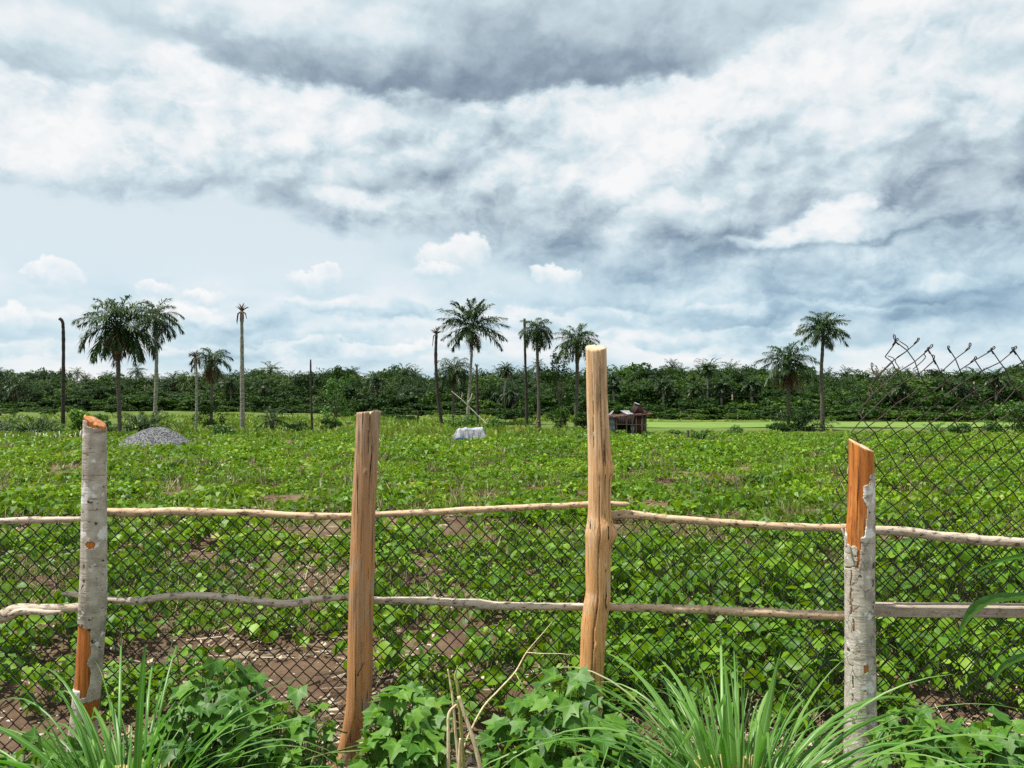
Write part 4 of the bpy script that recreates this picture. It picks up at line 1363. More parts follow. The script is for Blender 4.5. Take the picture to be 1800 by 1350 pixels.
# ------------------------------------------------------------------ dry stalks and a cane
def pixtube(label, pts, mat, D0, D1, name="dry_stalk", cat="dry stalk", group="broken dry stalks", flat=1.0, thin=.66):
    P = smooth_path([tuple(at(x, y, D0 + (D1 - D0) * i / (len(pts) - 1))) + (r / 1400 * D0,) for i, (x, y, r) in enumerate(pts)], 8)
    c = P[0, :3].copy()
    b = MB()
    V, Q, T = tube(P[:, :3] - c, P[:, 3] * thin, 9, True, .12)
    V[:, 1] *= flat
    b.add(V, Q, T)
    o = b.build(name, mat, None, True, tuple(c))
    if label: tag(o, label, cat, group)
    return o, c


pixtube("broken dry stalk standing upright, shortest of the three and bent over at its top", [(786, 1440, 5), (788, 1350, 5), (788, 1290, 4.5), (788, 1262, 4.2), (792, 1249, 3.8), (803, 1238, 2.5)], M['stalk'], 2.66, 2.70)
pixtube("slim dry stalk leaning back in the middle of the bundle", [(812, 1440, 4.5), (806, 1350, 4), (801, 1290, 3.7), (797, 1240, 3.2), (792, 1205, 2.8), (787, 1176, 1.5)], M['stalk'], 2.68, 2.73)
pixtube("thick pale dry stalk slanting down to the right with a cleanly cut top", [(866, 1440, 6), (845, 1352, 6), (832, 1300, 5.6), (820, 1265, 5.2), (806, 1224, 4.6)], M['stalk'], 2.63, 2.66)
pixtube("short split stalk stump between the thin stalks", [(806, 1440, 5), (807, 1350, 5), (808, 1320, 4.4), (809, 1298, 3)], M['stalk'], 2.64, 2.65)
pixtube("half green dry stalk with a frayed top", [(818, 1400, 5), (812, 1300, 5), (808, 1240, 5.5), (804, 1205, 5), (800, 1190, 3.4), (804, 1172, 1.4)], M['greenstalk'], 2.72, 2.74)
cane, cc = pixtube("long thin dry cane slanting up against the chain-link mesh", [(806, 1400, 3.0), (812, 1325, 3.0), (845, 1250, 2.8), (875, 1215, 2.6), (905, 1182, 2.3), (926, 1146, 1.6), (955, 1112, 1.2), (986, 1074, .7)], M['stalk'], 2.8, 3.34,
                  "dry_cane", "cane", None)
for pts in ([(926, 1147, 1.0), (950, 1149, 1.0), (985, 1149, .8), (1012, 1152, .5)], [(906, 1183, .8), (918, 1205, .8), (932, 1230, .8), (947, 1256, .7)]):
    P = np.array([tuple(at(x, y, 3.16) - cc) + (r / 1400 * 3.16,) for x, y, r in pts])
    b = MB(); V, Q, T = tube(P[:, :3], P[:, 3], 6); b.add(V, Q, T); b.build("twig", M['stalk'], cane)


# ------------------------------------------------------------------ maize leaves at the right edge
def maize():
    D = 2.72
    x = at(1868, 700, D)[0]
    root = thing("maize_plant", "maize plant whose long dark leaves hang in from the right edge", "maize plant", (x, D, gz(x, D)))
    base = np.array([x, D, gz(x, D)])
    b = MB()
    V, Q, T = tube(np.array([(0, 0, 0), (.01, .01, .5), (-.01, 0, 1.0)]), [.013, .011, .006], 8); b.add(V, Q, T)
    b.build("stem", M['greenstalk'], root)

    def ribbon(pts, tw):
        P = smooth_path([tuple(at(X, Y, d) - base) + (w / 1400 * d,) for X, Y, w, d in pts], 8)
        b = MB(); V, A = [], []
        Tn = np.gradient(P[:, :3], axis=0)
        for i in range(len(P)):
            t = nrm(Tn[i]); side = nrm(np.cross(t, [0, 1, 0])); nn = np.cross(side, t)
            a = tw
            s2 = side * math.cos(a) + nn * math.sin(a); n2 = nn * math.cos(a) - side * math.sin(a)
            for s in (-1, -.5, 0, .5, 1):
                V.append(P[i, :3] + s2 * s * P[i, 3] + n2 * (abs(s) * P[i, 3] * .35 + .05 * P[i, 3] * math.sin(i * .9 + s * 3))); A.append(abs(s))
        Q = [[i * 5 + s, i * 5 + s + 1, i * 5 + s + 6, i * 5 + s + 5] for i in range(len(P) - 1) for s in range(4)]
        b.add(V, Q, att=A)
        b.build("leaf", M['maize'], root)
    ribbon([(1866, 1056, 6, 2.72), (1830, 1048, 7, 2.70), (1785, 1050, 8, 2.68), (1745, 1055, 10, 2.67), (1715, 1072, 11, 2.67), (1697, 1096, 7, 2.68), (1688, 1118, 3.5, 2.7), (1681, 1136, .7, 2.72)], .3)
    ribbon([(1866, 1178, 5, 2.72), (1830, 1154, 7, 2.68), (1795, 1157, 8, 2.66), (1766, 1172, 7, 2.66), (1752, 1192, 3.5, 2.67), (1746, 1222, .7, 2.68)], .3)
    ribbon([(1866, 960, 5, 2.74), (1820, 975, 7, 2.76), (1770, 984, 6, 2.78), (1725, 1000, 3, 2.8), (1700, 1016, .6, 2.8)], .6)


maize()
# ------------------------------------------------------------------ palms
def frond(b, r, base, az, elev, L, droop, nl, ll, lw, mat=0, plum=.5, sag=.45, rmat=0, rw=.03):
    n = 9
    P = [np.array(base, float)]
    for i in range(n):
        t = (i + .5) / n
        e = elev - droop * t ** 1.35
        P.append(P[-1] + L / n * np.array([math.cos(e) * math.cos(az), math.cos(e) * math.sin(az), math.sin(e)]))
    P = np.array(P)
    V, Q, T = tube(P, np.linspace(rw, rw * .25, n + 1), 3, False); b.add(V, Q, mat=rmat, tint=.3)
    Tn = np.gradient(P, axis=0)
    tint = min(1, max(0, r.gauss(.5, .22)))
    VV, QQ = [], []
    for i in range(nl):
        t = .14 + .86 * (i + r.random() * .5) / nl
        f = t * n; k = min(n - 1, int(f)); f -= k
        p = P[k] * (1 - f) + P[k + 1] * f
        tt = nrm(Tn[k] * (1 - f) + Tn[k + 1] * f)
        s0 = np.array([-math.sin(az), math.cos(az), 0])
        nn = np.cross(tt, s0) * -1
        if nn[2] < 0: nn = -nn
        for s in (-1, 1):
            a = 1.05 - .5 * t + r.gauss(0, .1)
            bb = r.gauss(.12, plum)
            d = tt * math.cos(a) + (s0 * s * math.cos(bb) + nn * math.sin(bb)) * math.sin(a)
            l = ll * (math.sin(math.pi * (.12 + .86 * t)) ** .55) * r.uniform(.8, 1.1)
            m = p + d * l * .55 - UP * l * sag * .18
            e = p + d * l * .92 - UP * l * sag * r.uniform(.6, 1.2)
            w = nrm(np.cross(d, UP) + 1e-4) * lw / 2
            q = len(VV)
            VV += [p - w * .6, p + w * .6, m + w, m - w, e + w * .1, e - w * .1]
            QQ += [[q, q + 1, q + 2, q + 3], [q + 3, q + 2, q + 4, q + 5]]
    b.add(np.array(VV), QQ, mat=mat, tint=tint)


def crown(r, nf, L, ll, nl, lw=.075, emin=-.55, emax=1.35, droop=1.1, sag=.45, bias=None):
    b = MB()
    for k in range(nf):
        q = (k + .5) / nf
        az = k * 2.39996 + r.gauss(0, .18)
        e = emax + (emin - emax) * q ** .8 + r.gauss(0, .1)
        Lk = L * r.uniform(.85, 1.08) * (.75 + .25 * min(1, q * 3))
        frond(b, r, (.12 * math.cos(az), .12 * math.sin(az), -.25 * q), az, e, Lk, droop * r.uniform(.8, 1.25), nl, ll, lw, sag=sag)
    return b


def skirt(r, nf, L, ll, nl, emin=-1.45, emax=-.75, lw=.07):
    b = MB()
    for k in range(nf):
        az = k * 2.4 + r.gauss(0, .5)
        frond(b, r, (.16 * math.cos(az), .16 * math.sin(az), -.35), az, r.uniform(emin, emax), L * r.uniform(.6, 1.05), r.uniform(.2, .7), nl, ll * .8, lw, sag=.7, plum=.8)
    return b


def trunk_mesh(r, pts, rad, k=12, ringy=.10):
    P = smooth_path([tuple(p) + (q,) for p, q in zip(pts, rad)], max(6, int(44 / len(pts))))
    n = len(P)
    rads = [P[i, 3] * (1 + ringy * (.5 if i % 2 else -.5) + .12 * mn.noise((P[i, 2] * .9, r.random() * .2, 4))) for i in range(n)]
    V, Q, T = tube(P[:, :3], rads, k, True, .14)
    b = MB(); b.add(V, Q, T)
    return b


def palm(label, Xb, Yb, Xc, Yc, Rpx, seed, mat='palmtrunk', wpx=8, wtop=6, lean=None, nf=30, dead=0, emin=-.6, droop=1.15, name="palm_tree", cat="palm tree", nl=30, llf=.34, sag=.5, D=None, emax=1.35, skirt_len=.8, foot=1.35):
    r = random.Random(seed)
    D = D or depth_of(Yb)
    k = D / 1400
    wpx, wtop = wpx * .82, wtop * .82
    Yc, Rpx = Yc - .24 * Rpx, Rpx * 1.07      # the fronds arch over, so the heart of the crown sits high in it
    x, y = at(Xb, 700, D)[0], D
    base = np.array([x, y, gz(x, y)])
    root = thing(name, label, cat, base, "palms standing across the field")
    top = at(Xc, Yc, D) - base
    mids = lean or []
    pts = [(0, 0, -.15)] + [tuple(at(a, c, D) - base) for a, c in mids] + [tuple(top)]
    q = len(pts)
    rad = [wpx * k / 2 * foot] + [wpx * k / 2 * (1 - .25 * i / q) for i in range(1, q - 1)] + [wtop * k / 2]
    if q == 2:
        pts.insert(1, tuple(np.array(pts[1]) * .12 + np.array([0, 0, 0]))); rad.insert(1, wpx * k / 2)
        pts.insert(2, tuple(np.array(pts[-1]) * .55 + np.array([.04 * top[2] * r.uniform(-.3, .3), 0, 0]))); rad.insert(2, (wpx * .6 + wtop * .4) * k / 2)
    trunk_mesh(r, pts, rad).build("trunk", M[mat], root)
    if Rpx:
        L = Rpx * k * 1.12
        c = crown(r, nf, L, L * llf, nl, lw=max(.05, .028 * L), emin=emin, droop=droop, sag=sag, emax=emax)
        c.build("crown", M['palm'], root, loc=tuple(top))
    if dead:
        s = skirt(r, dead, Rpx * k * skirt_len, Rpx * k * .3, 20)
        s.build("dead_fronds", M['palmdead'], root, loc=tuple(top))
    return root, base, top, k


def dead_palm(label, Xb, Yb, Xc, Yc, seed, mat='darktrunk', wpx=7, wtop=5, lean=None, tuft=0, tlen=14, name="dead_palm", foot=1.3, hang=0):
    root, base, top, k = palm(label, Xb, Yb, Xc, Yc, 0, seed, mat, wpx, wtop, lean, name=name, cat="dead palm", foot=foot)
    root["group"] = "dead palm trunks in the field"
    r = random.Random(seed + 5)
    if tuft:
        b = MB()
        for i in range(tuft):
            az = r.random() * 6.28; e = r.uniform(.5, 1.52)
            P = [np.zeros(3)]
            for j in range(4):
                e2 = e - .12 * j
                P.append(P[-1] + tlen * k / 4 * r.uniform(.45, 1.0) * np.array([math.cos(e2) * math.cos(az), math.cos(e2) * math.sin(az), math.sin(e2)]))
            V, Q, T = tube(np.array(P), np.linspace(.055, .012, 5), 4); b.add(V, Q, T)
        for i in range(hang):
            az = r.random() * 6.28
            V, Q, T = tube(np.array([(0, 0, 0), (.3 * math.cos(az), .3 * math.sin(az), -.2), (.4 * math.cos(az), .4 * math.sin(az), -tlen * k * r.uniform(.6, 1.3))]), [.06, .05, .02], 4); b.add(V, Q, T)
        b.build("frond_stubs", M['palmdead'], root, loc=tuple(top))
    return root


dead_palm("bare dead palm trunk with a hooked top, leftmost of all the trunks", 111, 766, 105, 560, 101, 'darktrunk', 7.5, 7, [(111, 700), (111.5, 620), (111, 575), (109, 564)], foot=1.2)
palm("widest oil palm, brown dead fronds hanging below its drooping crown", 211, 769, 209, 583, 66, 102, wpx=8.5, wtop=8, nf=36, dead=14, emin=-.75, droop=1.05, nl=30, llf=.30, sag=.5, emax=1.5)
palm("pale-trunked oil palm behind the gravel heap, touching the widest palm", 273, 752, 273, 566, 45, 103, 'paletrunk', 8, 7, nf=28, dead=4, emin=-.7, droop=1.25, nl=28, llf=.28, sag=.5, emax=1.5)
dead_palm("slim dying palm with a ragged tuft beside the small brown-skirted palm", 345, 764, 343, 628, 104, 'paletrunk', 5.5, 4.5, [(346, 700), (345, 650)], tuft=12, tlen=18, hang=9)
palm("small palm with a wide skirt of brown dead fronds", 372, 752, 371, 640, 35, 105, wpx=6, wtop=6, nf=20, dead=18, emin=.1, droop=1.4, sag=.6, skirt_len=1.0)
dead_palm("tall pale mottled palm trunk topped by a small spiky tuft", 426, 763, 425, 547, 106, 'paletrunk', 10, 6, [(426, 730), (425.5, 640)], tuft=22, tlen=19, hang=7)
dead_palm("thin blackened trunk standing alone left of the leafy young tree", 549, 760, 546, 632, 107, 'darktrunk', 5, 3.5)
dead_palm("short dark stump of a palm at the forest edge", 735, 749, 735, 725, 108, 'darktrunk', 5, 4, name="palm_stump")
dead_palm("dead palm with a leaning foot and a ragged head of bare stubs", 778, 751, 767, 587, 109, 'darktrunk', 8, 6, [(775, 735), (769, 690), (766, 630)], tuft=26, tlen=17, hang=3)
palm("round-crowned oil palm, tallest of the group above the tarpaulin heap", 822, 746, 830, 583, 55, 110, 'paletrunk', 6.5, 8, [(823, 715), (827, 660), (829, 620)], nf=36, dead=6, emin=-.5, droop=.6, nl=34, llf=.27, sag=.3, emax=1.55)
palm("low bushy palm behind the tallest middle palm, with dull brown lower fronds", 796, 736, 797, 655, 33, 111, wpx=6, wtop=7, nf=28, dead=8, emin=-.7, droop=1.1, D=96)
dead_palm("thin dead trunk close to the right of the tallest middle palm", 840, 749, 838, 645, 112, 'darktrunk', 5.5, 4.5, tuft=9, tlen=9)
dead_palm("tall bare black palm trunk touching the small-crowned palm", 926, 750, 922, 560, 113, 'darktrunk', 6, 5, [(925, 690), (923, 620)])
palm("slender palm with a small ragged crown beside the bare black trunk", 947, 752, 944, 584, 31, 114, 'palmtrunk', 7, 7, [(947, 700), (945, 640)], nf=30, dead=4, emin=-.9, droop=1.2, nl=30, llf=.32, sag=.6)
palm("oil palm rising just left of the tallest fence post", 1012, 750, 1014, 606, 38, 115, 'palmtrunk', 7, 9, nf=32, dead=4, emin=-.55, droop=1.0, llf=.32, sag=.45)
palm("broad lower palm with a heavy skirt of brown fronds, right of the shack", 1385, 756, 1385, 645, 44, 116, 'palmtrunk', 6.5, 9, nf=34, dead=18, emin=-.4, droop=1.0, llf=.32, sag=.45, emax=1.5, skirt_len=1.0)
palm("tall palm with a compact crown on a clean trunk, beside the brown-skirted palm", 1445, 752, 1446, 588, 42, 117, 'palmtrunk', 8, 6, [(1445, 700), (1444, 650), (1446, 610)], nf=38, dead=3, emin=-.25, droop=.95, llf=.30, sag=.4, emax=1.45)


# ------------------------------------------------------------------ shrubs, young palms and small trees
def leafcards(b, r, c, rx, ry, rz, n, s, mat=0, inner=.45, flat=.5):
    tint = r.random()
    V, Q = [], []
    for _ in range(n):
        v = np.array([r.gauss(0, 1), r.gauss(0, 1), r.gauss(0, 1)]); v /= np.linalg.norm(v) + 1e-9
        q = inner + (1 - inner) * r.random() ** .6
        p = np.asarray(c) + v * q * np.array([rx, ry, rz])
        nrm_ = nrm(v * .7 + np.array([r.gauss(0, .5), r.gauss(0, .5), .5 + r.gauss(0, .4)]))
        t = nrm(np.cross(nrm_, [r.gauss(0, 1), r.gauss(0, 1), r.gauss(0, 1)]))
        u = np.cross(nrm_, t)
        a = s * r.uniform(.6, 1.3)
        k = len(V)
        V += [p - t * a * .5, p - u * a * .28 + nrm_ * a * .08, p + t * a * .55 - nrm_ * a * .1, p + u * a * .28 + nrm_ * a * .08]
        Q.append([k, k + 1, k + 2, k + 3])
    b.add(np.array(V), Q, mat=mat, tint=min(1, max(0, tint)))


def shrub(label, X, Yt, Yb, Wpx, seed, mat='shrub', D=None, trunkpx=0, name="shrub", cat="shrub", s=.16, n=900, clumps=14, group="shrubs dotted about the field edge"):
    r = random.Random(seed)
    D = D or depth_of(Yb)
    k = D / 1400
    x = at(X, 700, D)[0]
    base = np.array([x, D, gz(x, D)])
    root = thing(name, label, cat, base, group)
    H = at(X, Yt, D)[2] - base[2]
    W = Wpx * k / 2
    b = MB()
    lo = trunkpx * k
    pts = []
    for i in range(clumps):
        a = r.random() * 6.28; q = math.sqrt(r.random())
        z = lo + (H - lo) * r.uniform(.12, .88)
        wz = math.sin(math.pi * min(1, .2 + .75 * (z - lo) / (H - lo + 1e-6))) ** .6
        c = np.array([W * q * wz * math.cos(a) * .8, W * q * wz * math.sin(a) * .8, z])
        pts.append(c)
        rd = r.uniform(.28, .45)
        leafcards(b, r, c, W * rd, W * rd, max(.12 * H, min(W * rd * .8, H * .22)), n // clumps, s)
    b.build("foliage", M[mat], root)
    b = MB()
    fork = np.array([0, 0, max(lo * .9, H * .12)])
    V, Q, T = tube(np.array([(0, 0, -.1), fork * .5 + np.array([.03, 0, 0]), fork]), [max(.035, .016 * H), max(.03, .013 * H), max(.025, .011 * H)], 7); b.add(V, Q, T)
    for c in pts:
        m = fork + (c - fork) * .5 + np.array([r.gauss(0, .1) * W, 0, .05 * H])
        V, Q, T = tube(np.array([fork, m, c]), [max(.02, .008 * H), .015, .008], 5); b.add(V, Q, T)
    b.build("stem", M['limb'], root)
    return root


def young_palm(label, X, Yt, Yb, Wpx, seed, stempx=0, nf=20, mat='palm', D=None):
    r = random.Random(seed)
    D = D or depth_of(Yb)
    k = D / 1400
    x = at(X, 700, D)[0]
    base = np.array([x, D, gz(x, D)])
    root = thing("young_palm", label, "young palm", base, "young palms without tall trunks")
    H = at(X, Yt, D)[2] - base[2]
    st = stempx * k
    L = max((H - st) * 1.15, Wpx * k * .55)
    c = crown(r, nf, L, L * .3, 24, lw=max(.05, L * .03), emin=.1 if not stempx else -.4, emax=1.5, droop=.9, sag=.35)
    c.build("crown", M[mat], root, loc=(0, 0, max(.1, st)))
    b = MB(); V, Q, T = tube(np.array([(0, 0, -.1), (0, 0, max(.15, st) * .5), (0, 0, max(.15, st))]), [.2, .17, .2], 8, True, .2); b.add(V, Q, T)
    b.build("stem", M['palmtrunk'], root)


young_palm("dark bushy young palm behind the row of stakes at far left", 62, 718, 769, 62, 201, nf=26)
young_palm("lighter young palm between the dark bushy one and the hooked trunk", 88, 736, 768, 34, 202, mat='youngleaf')
young_palm("young palm cut by the left edge of the photo", 8, 722, 768, 44, 203)
shrub("leafy shrub with round pale top just behind the pale-barked post", 141, 704, 768, 48, 204, 'youngleaf', trunkpx=10, s=.2, n=900)
shrub("low green shrub right of the hooked trunk", 178, 728, 768, 40, 205, 'shrub', s=.18)
young_palm("dark bushy young palm beside the gravel heap", 256, 708, 764, 46, 206, nf=30)
shrub("dark shrub around the foot of the small brown-skirted palm", 372, 712, 752, 60, 207, 'broad', s=.22)
shrub("low light shrub left of the tall mottled trunk", 392, 745, 771, 56, 208, 'shrub', s=.18)
young_palm("young palm on a short stem right of the tall mottled trunk", 478, 707, 765, 56, 209, 30, 20)
shrub("low dark shrub right of the thin blackened trunk's foot", 522, 742, 763, 60, 210, 'broad', s=.18)
shrub("young tree with airy bright leaves left of the nailed post's top", 590, 657, 752, 54, 211, 'shrub', trunkpx=18, name="young_tree", cat="tree", s=.26, n=900, clumps=18, group=None)
shrub("round dark shrub below the airy young tree", 582, 735, 757, 40, 212, 'broad', s=.2)
shrub("green shrub behind the tarpaulin heap", 812, 724, 758, 62, 213, 'shrub', s=.22)
shrub("green shrub at the foot of the leaning bare pole", 868, 735, 760, 46, 214, 'shrub', s=.2)
shrub("dark leafy tree between the small-crowned palm and the palm by the tallest post", 985, 612, 752, 44, 215, 'broad', trunkpx=35, name="dark_tree", cat="tree", s=.24, n=1300, clumps=20, group=None)
shrub("branching dark bush under the dark leafy tree", 984, 710, 757, 52, 216, 'broad', s=.22)
shrub("dark shrub at the foot of the palm left of the tallest post", 1022, 722, 754, 34, 217, 'broad', s=.22)
shrub("yellow-green bush in front of the tin shack", 1091, 756, 772, 28, 218, 'youngleaf', s=.12, n=700)
shrub("dark green bush right of the tin shack's corner", 1136, 758, 772, 22, 219, 'shrub', s=.14, n=500)
young_palm("small young palm beside a dead stump in the open field", 1231, 748, 774, 32, 220, mat='shrub')
shrub("small green shrub left of the young palm and its stump", 1186, 756, 768, 30, 221, 'shrub', s=.14, n=500)
shrub("pale feathery shrub in front of the rice field", 1293, 747, 768, 34, 222, 'shrub', s=.14, n=600)
young_palm("dense dark young palm between the two palms on the right", 1409, 704, 757, 50, 223, nf=30)
shrub("low shrub at the foot of the brown-skirted palm on the right", 1372, 742, 759, 50, 224, 'broad', s=.2)
young_palm("young palm seedling seen through the torn mesh", 1642, 735, 765, 24, 225, nf=14, mat='shrub')
shrub("bushy shrub behind the torn mesh beside the palm seedling", 1690, 744, 765, 44, 226, 'shrub', s=.18)
shrub("big light-green shrub at the right edge behind the torn mesh", 1785, 700, 765, 84, 227, 'shrub', s=.24, n=1400, clumps=20)
shrub("low shrub left of the big light-green one behind the torn mesh", 1738, 738, 762, 40, 228, 'shrub', s=.18)

# bleached pole leaning up out of the shrubs
D = depth_of(751)
pts = [(859, 749, 1.5), (843, 733.5, 1.6), (827, 717.5, 1.5), (811, 702, 1.2), (794, 688, .7)]
pole, c0 = pixtube("bleached bare pole leaning left above the tarpaulin heap", pts, M['deadwood'], D, D + .6, "leaning_pole", "bare pole", None)
for pts in ([(822, 712, 1.0), (823.5, 706, .9), (828, 699, .7), (830, 691, .4)], [(811, 702, .7), (812, 696, .6), (813, 690, .4)]):
    P = np.array([tuple(at(x, y, D + .3) - c0) + (q / 1400 * D,) for x, y, q in pts])
    b = MB(); V, Q, T = tube(P[:, :3], P[:, 3], 6); b.add(V, Q, T); b.build("branch", M['deadwood'], pole)

# row of low stakes at far left
for i, (X, Yt) in enumerate([(11, 762), (19, 768), (24, 764), (34.5, 764), (64, 760), (71, 761), (78, 762), (84.5, 765), (90.5, 766), (99, 765), (105.5, 758), (124, 763), (127, 767), (133.5, 760), (142, 757), (57, 766)]):
    Dk = depth_of(774) + rr.uniform(-.6, .6)
    x = at(X, 700, Dk)[0]; g = gz(x, Dk); z = at(X, Yt, Dk)[2]
    P = np.array([(0, 0, -.05), (rr.uniform(-.02, .02), 0, (z - g) * .5), (rr.uniform(-.05, .05), 0, z - g)])
    b = MB(); V, Q, T = tube(P, [.035, .032, .028] if X != 142 else [.06, .06, .05], 7, True, .15); b.add(V, Q, T)
    tag(b.build("garden_stake", M['deadwood'], None, True, (x, Dk, g)), "short pale stake in the low stick fence at far left", "stake", "stakes of the low stick fence")


# ------------------------------------------------------------------ gravel heap
def gravel():
    D = depth_of(786)
    k = D / 1400
    x = at(280, 700, D)[0]
    base = np.array([x, D, gz(x, D) - .02])
    n = 90
    V = []
    W, H, Dp = 82 * k, (789 - 752) * k, 2.0

    def hgt(u, v):
        # rounded tipped heap, a little longer to the left
        uu = (u + .04) / (1.04 if u < 0 else .96)
        q = min(1, math.sqrt(uu * uu + v * v))
        h = (.5 + .5 * math.cos(math.pi * q)) ** .72
        return H * h + .06 * mn.noise((u * 5, v * 5, 3)) * min(1, h * 5) - .03
    for j in range(n + 1):
        for i in range(n + 1):
            u, v = i / n * 2.2 - 1.1, j / n * 2.2 - 1.1
            V.append((u * W, v * Dp, hgt(u, v) + .012 * mn.noise((u * 60, v * 60, 1))))
    Q = [[j * (n + 1) + i, j * (n + 1) + i + 1, (j + 1) * (n + 1) + i + 1, (j + 1) * (n + 1) + i] for j in range(n) for i in range(n)]
    b = MB(); b.add(V, Q)
    r = random.Random(4)
    for _ in range(2600):
        a, q = r.random() * 6.28, math.sqrt(r.random())
        u, v = q * math.cos(a), q * math.sin(a)
        Vp, T = pebble(r, r.uniform(.02, .05), 1)
        b.add(Vp + np.array([u * W, v * Dp, hgt(u, v) + .005]), None, T)
    o = b.build("gravel_heap", M['gravel'], None, False, tuple(base))
    tag(o, "grey heap of gravel on the field behind the pale-barked post", "gravel heap")


gravel()


# ------------------------------------------------------------------ tarpaulin heap
def tarp():
    D = depth_of(775)
    k = D / 1400
    x = at(826, 700, D)[0]
    base = np.array([x, D, gz(x, D)])
    root = thing("tarpaulin_heap", "low heap covered by a crumpled white tarpaulin", "tarpaulin", base)
    W, Dp, H = 31 * k, .8, 22.5 * k
    n, m = 110, 60
    V = []
    for j in range(m + 1):
        for i in range(n + 1):
            u, v = i / n * 2 - 1, j / m * 2 - 1
            q = max(abs(u) ** 1.0, abs(v) ** 1.0)
            e = max(0, (q - .78) / .22)
            side = e
            top = H * (.93 + .10 * mn.noise((u * 2.2, v * 1.5, 2)) + (.05 if u > .2 else 0) - (.28 * max(0, -.72 - u) / .28))
            z = top * (1 - side ** 1.1)
            fold = .10 * mn.noise((u * 4 + v * 2.5, v * 2.5 - u * 2, 5)) + .05 * mn.noise((u * 11 + v * 6, v * 7, 1)) + .008 * math.sin(u * 21 + v * 9 + 5 * mn.noise((u * 3, v * 3, 0)))
            sc = 1 - .10 * (1 - side)
            px = u * W * sc * (1 + (.10 if u < 0 else .02) * side); py = v * Dp * sc
            if side > 0:
                px += fold * side * (1 if abs(u) > abs(v) else .3); py -= fold * side * 1.4
            z += fold * (1 - side) * .8
            lift = 0
            if v < -.75 and -.72 < u < -.25: lift = .17 * math.sin(math.pi * (u + .72) / .47) ** .5 * side
            V.append((px, py, max(z, 0.02) + lift))
    Q = [[j * (n + 1) + i, j * (n + 1) + i + 1, (j + 1) * (n + 1) + i + 1, (j + 1) * (n + 1) + i] for j in range(m) for i in range(n)]
    b = MB(); b.add(V, Q); b.build("sheet", M['tarp'], root)
    V = np.array(V).reshape(m + 1, n + 1, 3)
    edge = V[0, int(n * .12):int(n * .40)]
    P = edge + np.array([0, -.04, .03])
    b = MB(); Vv, Q2, T = tube(P, .05, 6, True, .3); b.add(Vv, Q2, T); b.build("blue_hem", M['bluetarp'], root)
    for i, (u, s) in enumerate([(-.55, .13), (-.38, .11), (-.2, .12)]):
        b = MB(); Vb, Qb = box((0, 0, s / 2), (s * 1.5, .2, s)); b.add(Vb, Qb)
        o = b.build("block", M['stone'], None, False, (base[0] + u * W, base[1] - Dp * .92, base[2])); o.rotation_euler = (0, 0, .2 * i)
        tag(o, ["leftmost pale block peeping from under the tarpaulin", "middle pale block peeping from under the tarpaulin", "pale block under the tarpaulin nearest its centre"][i], "block")


tarp()


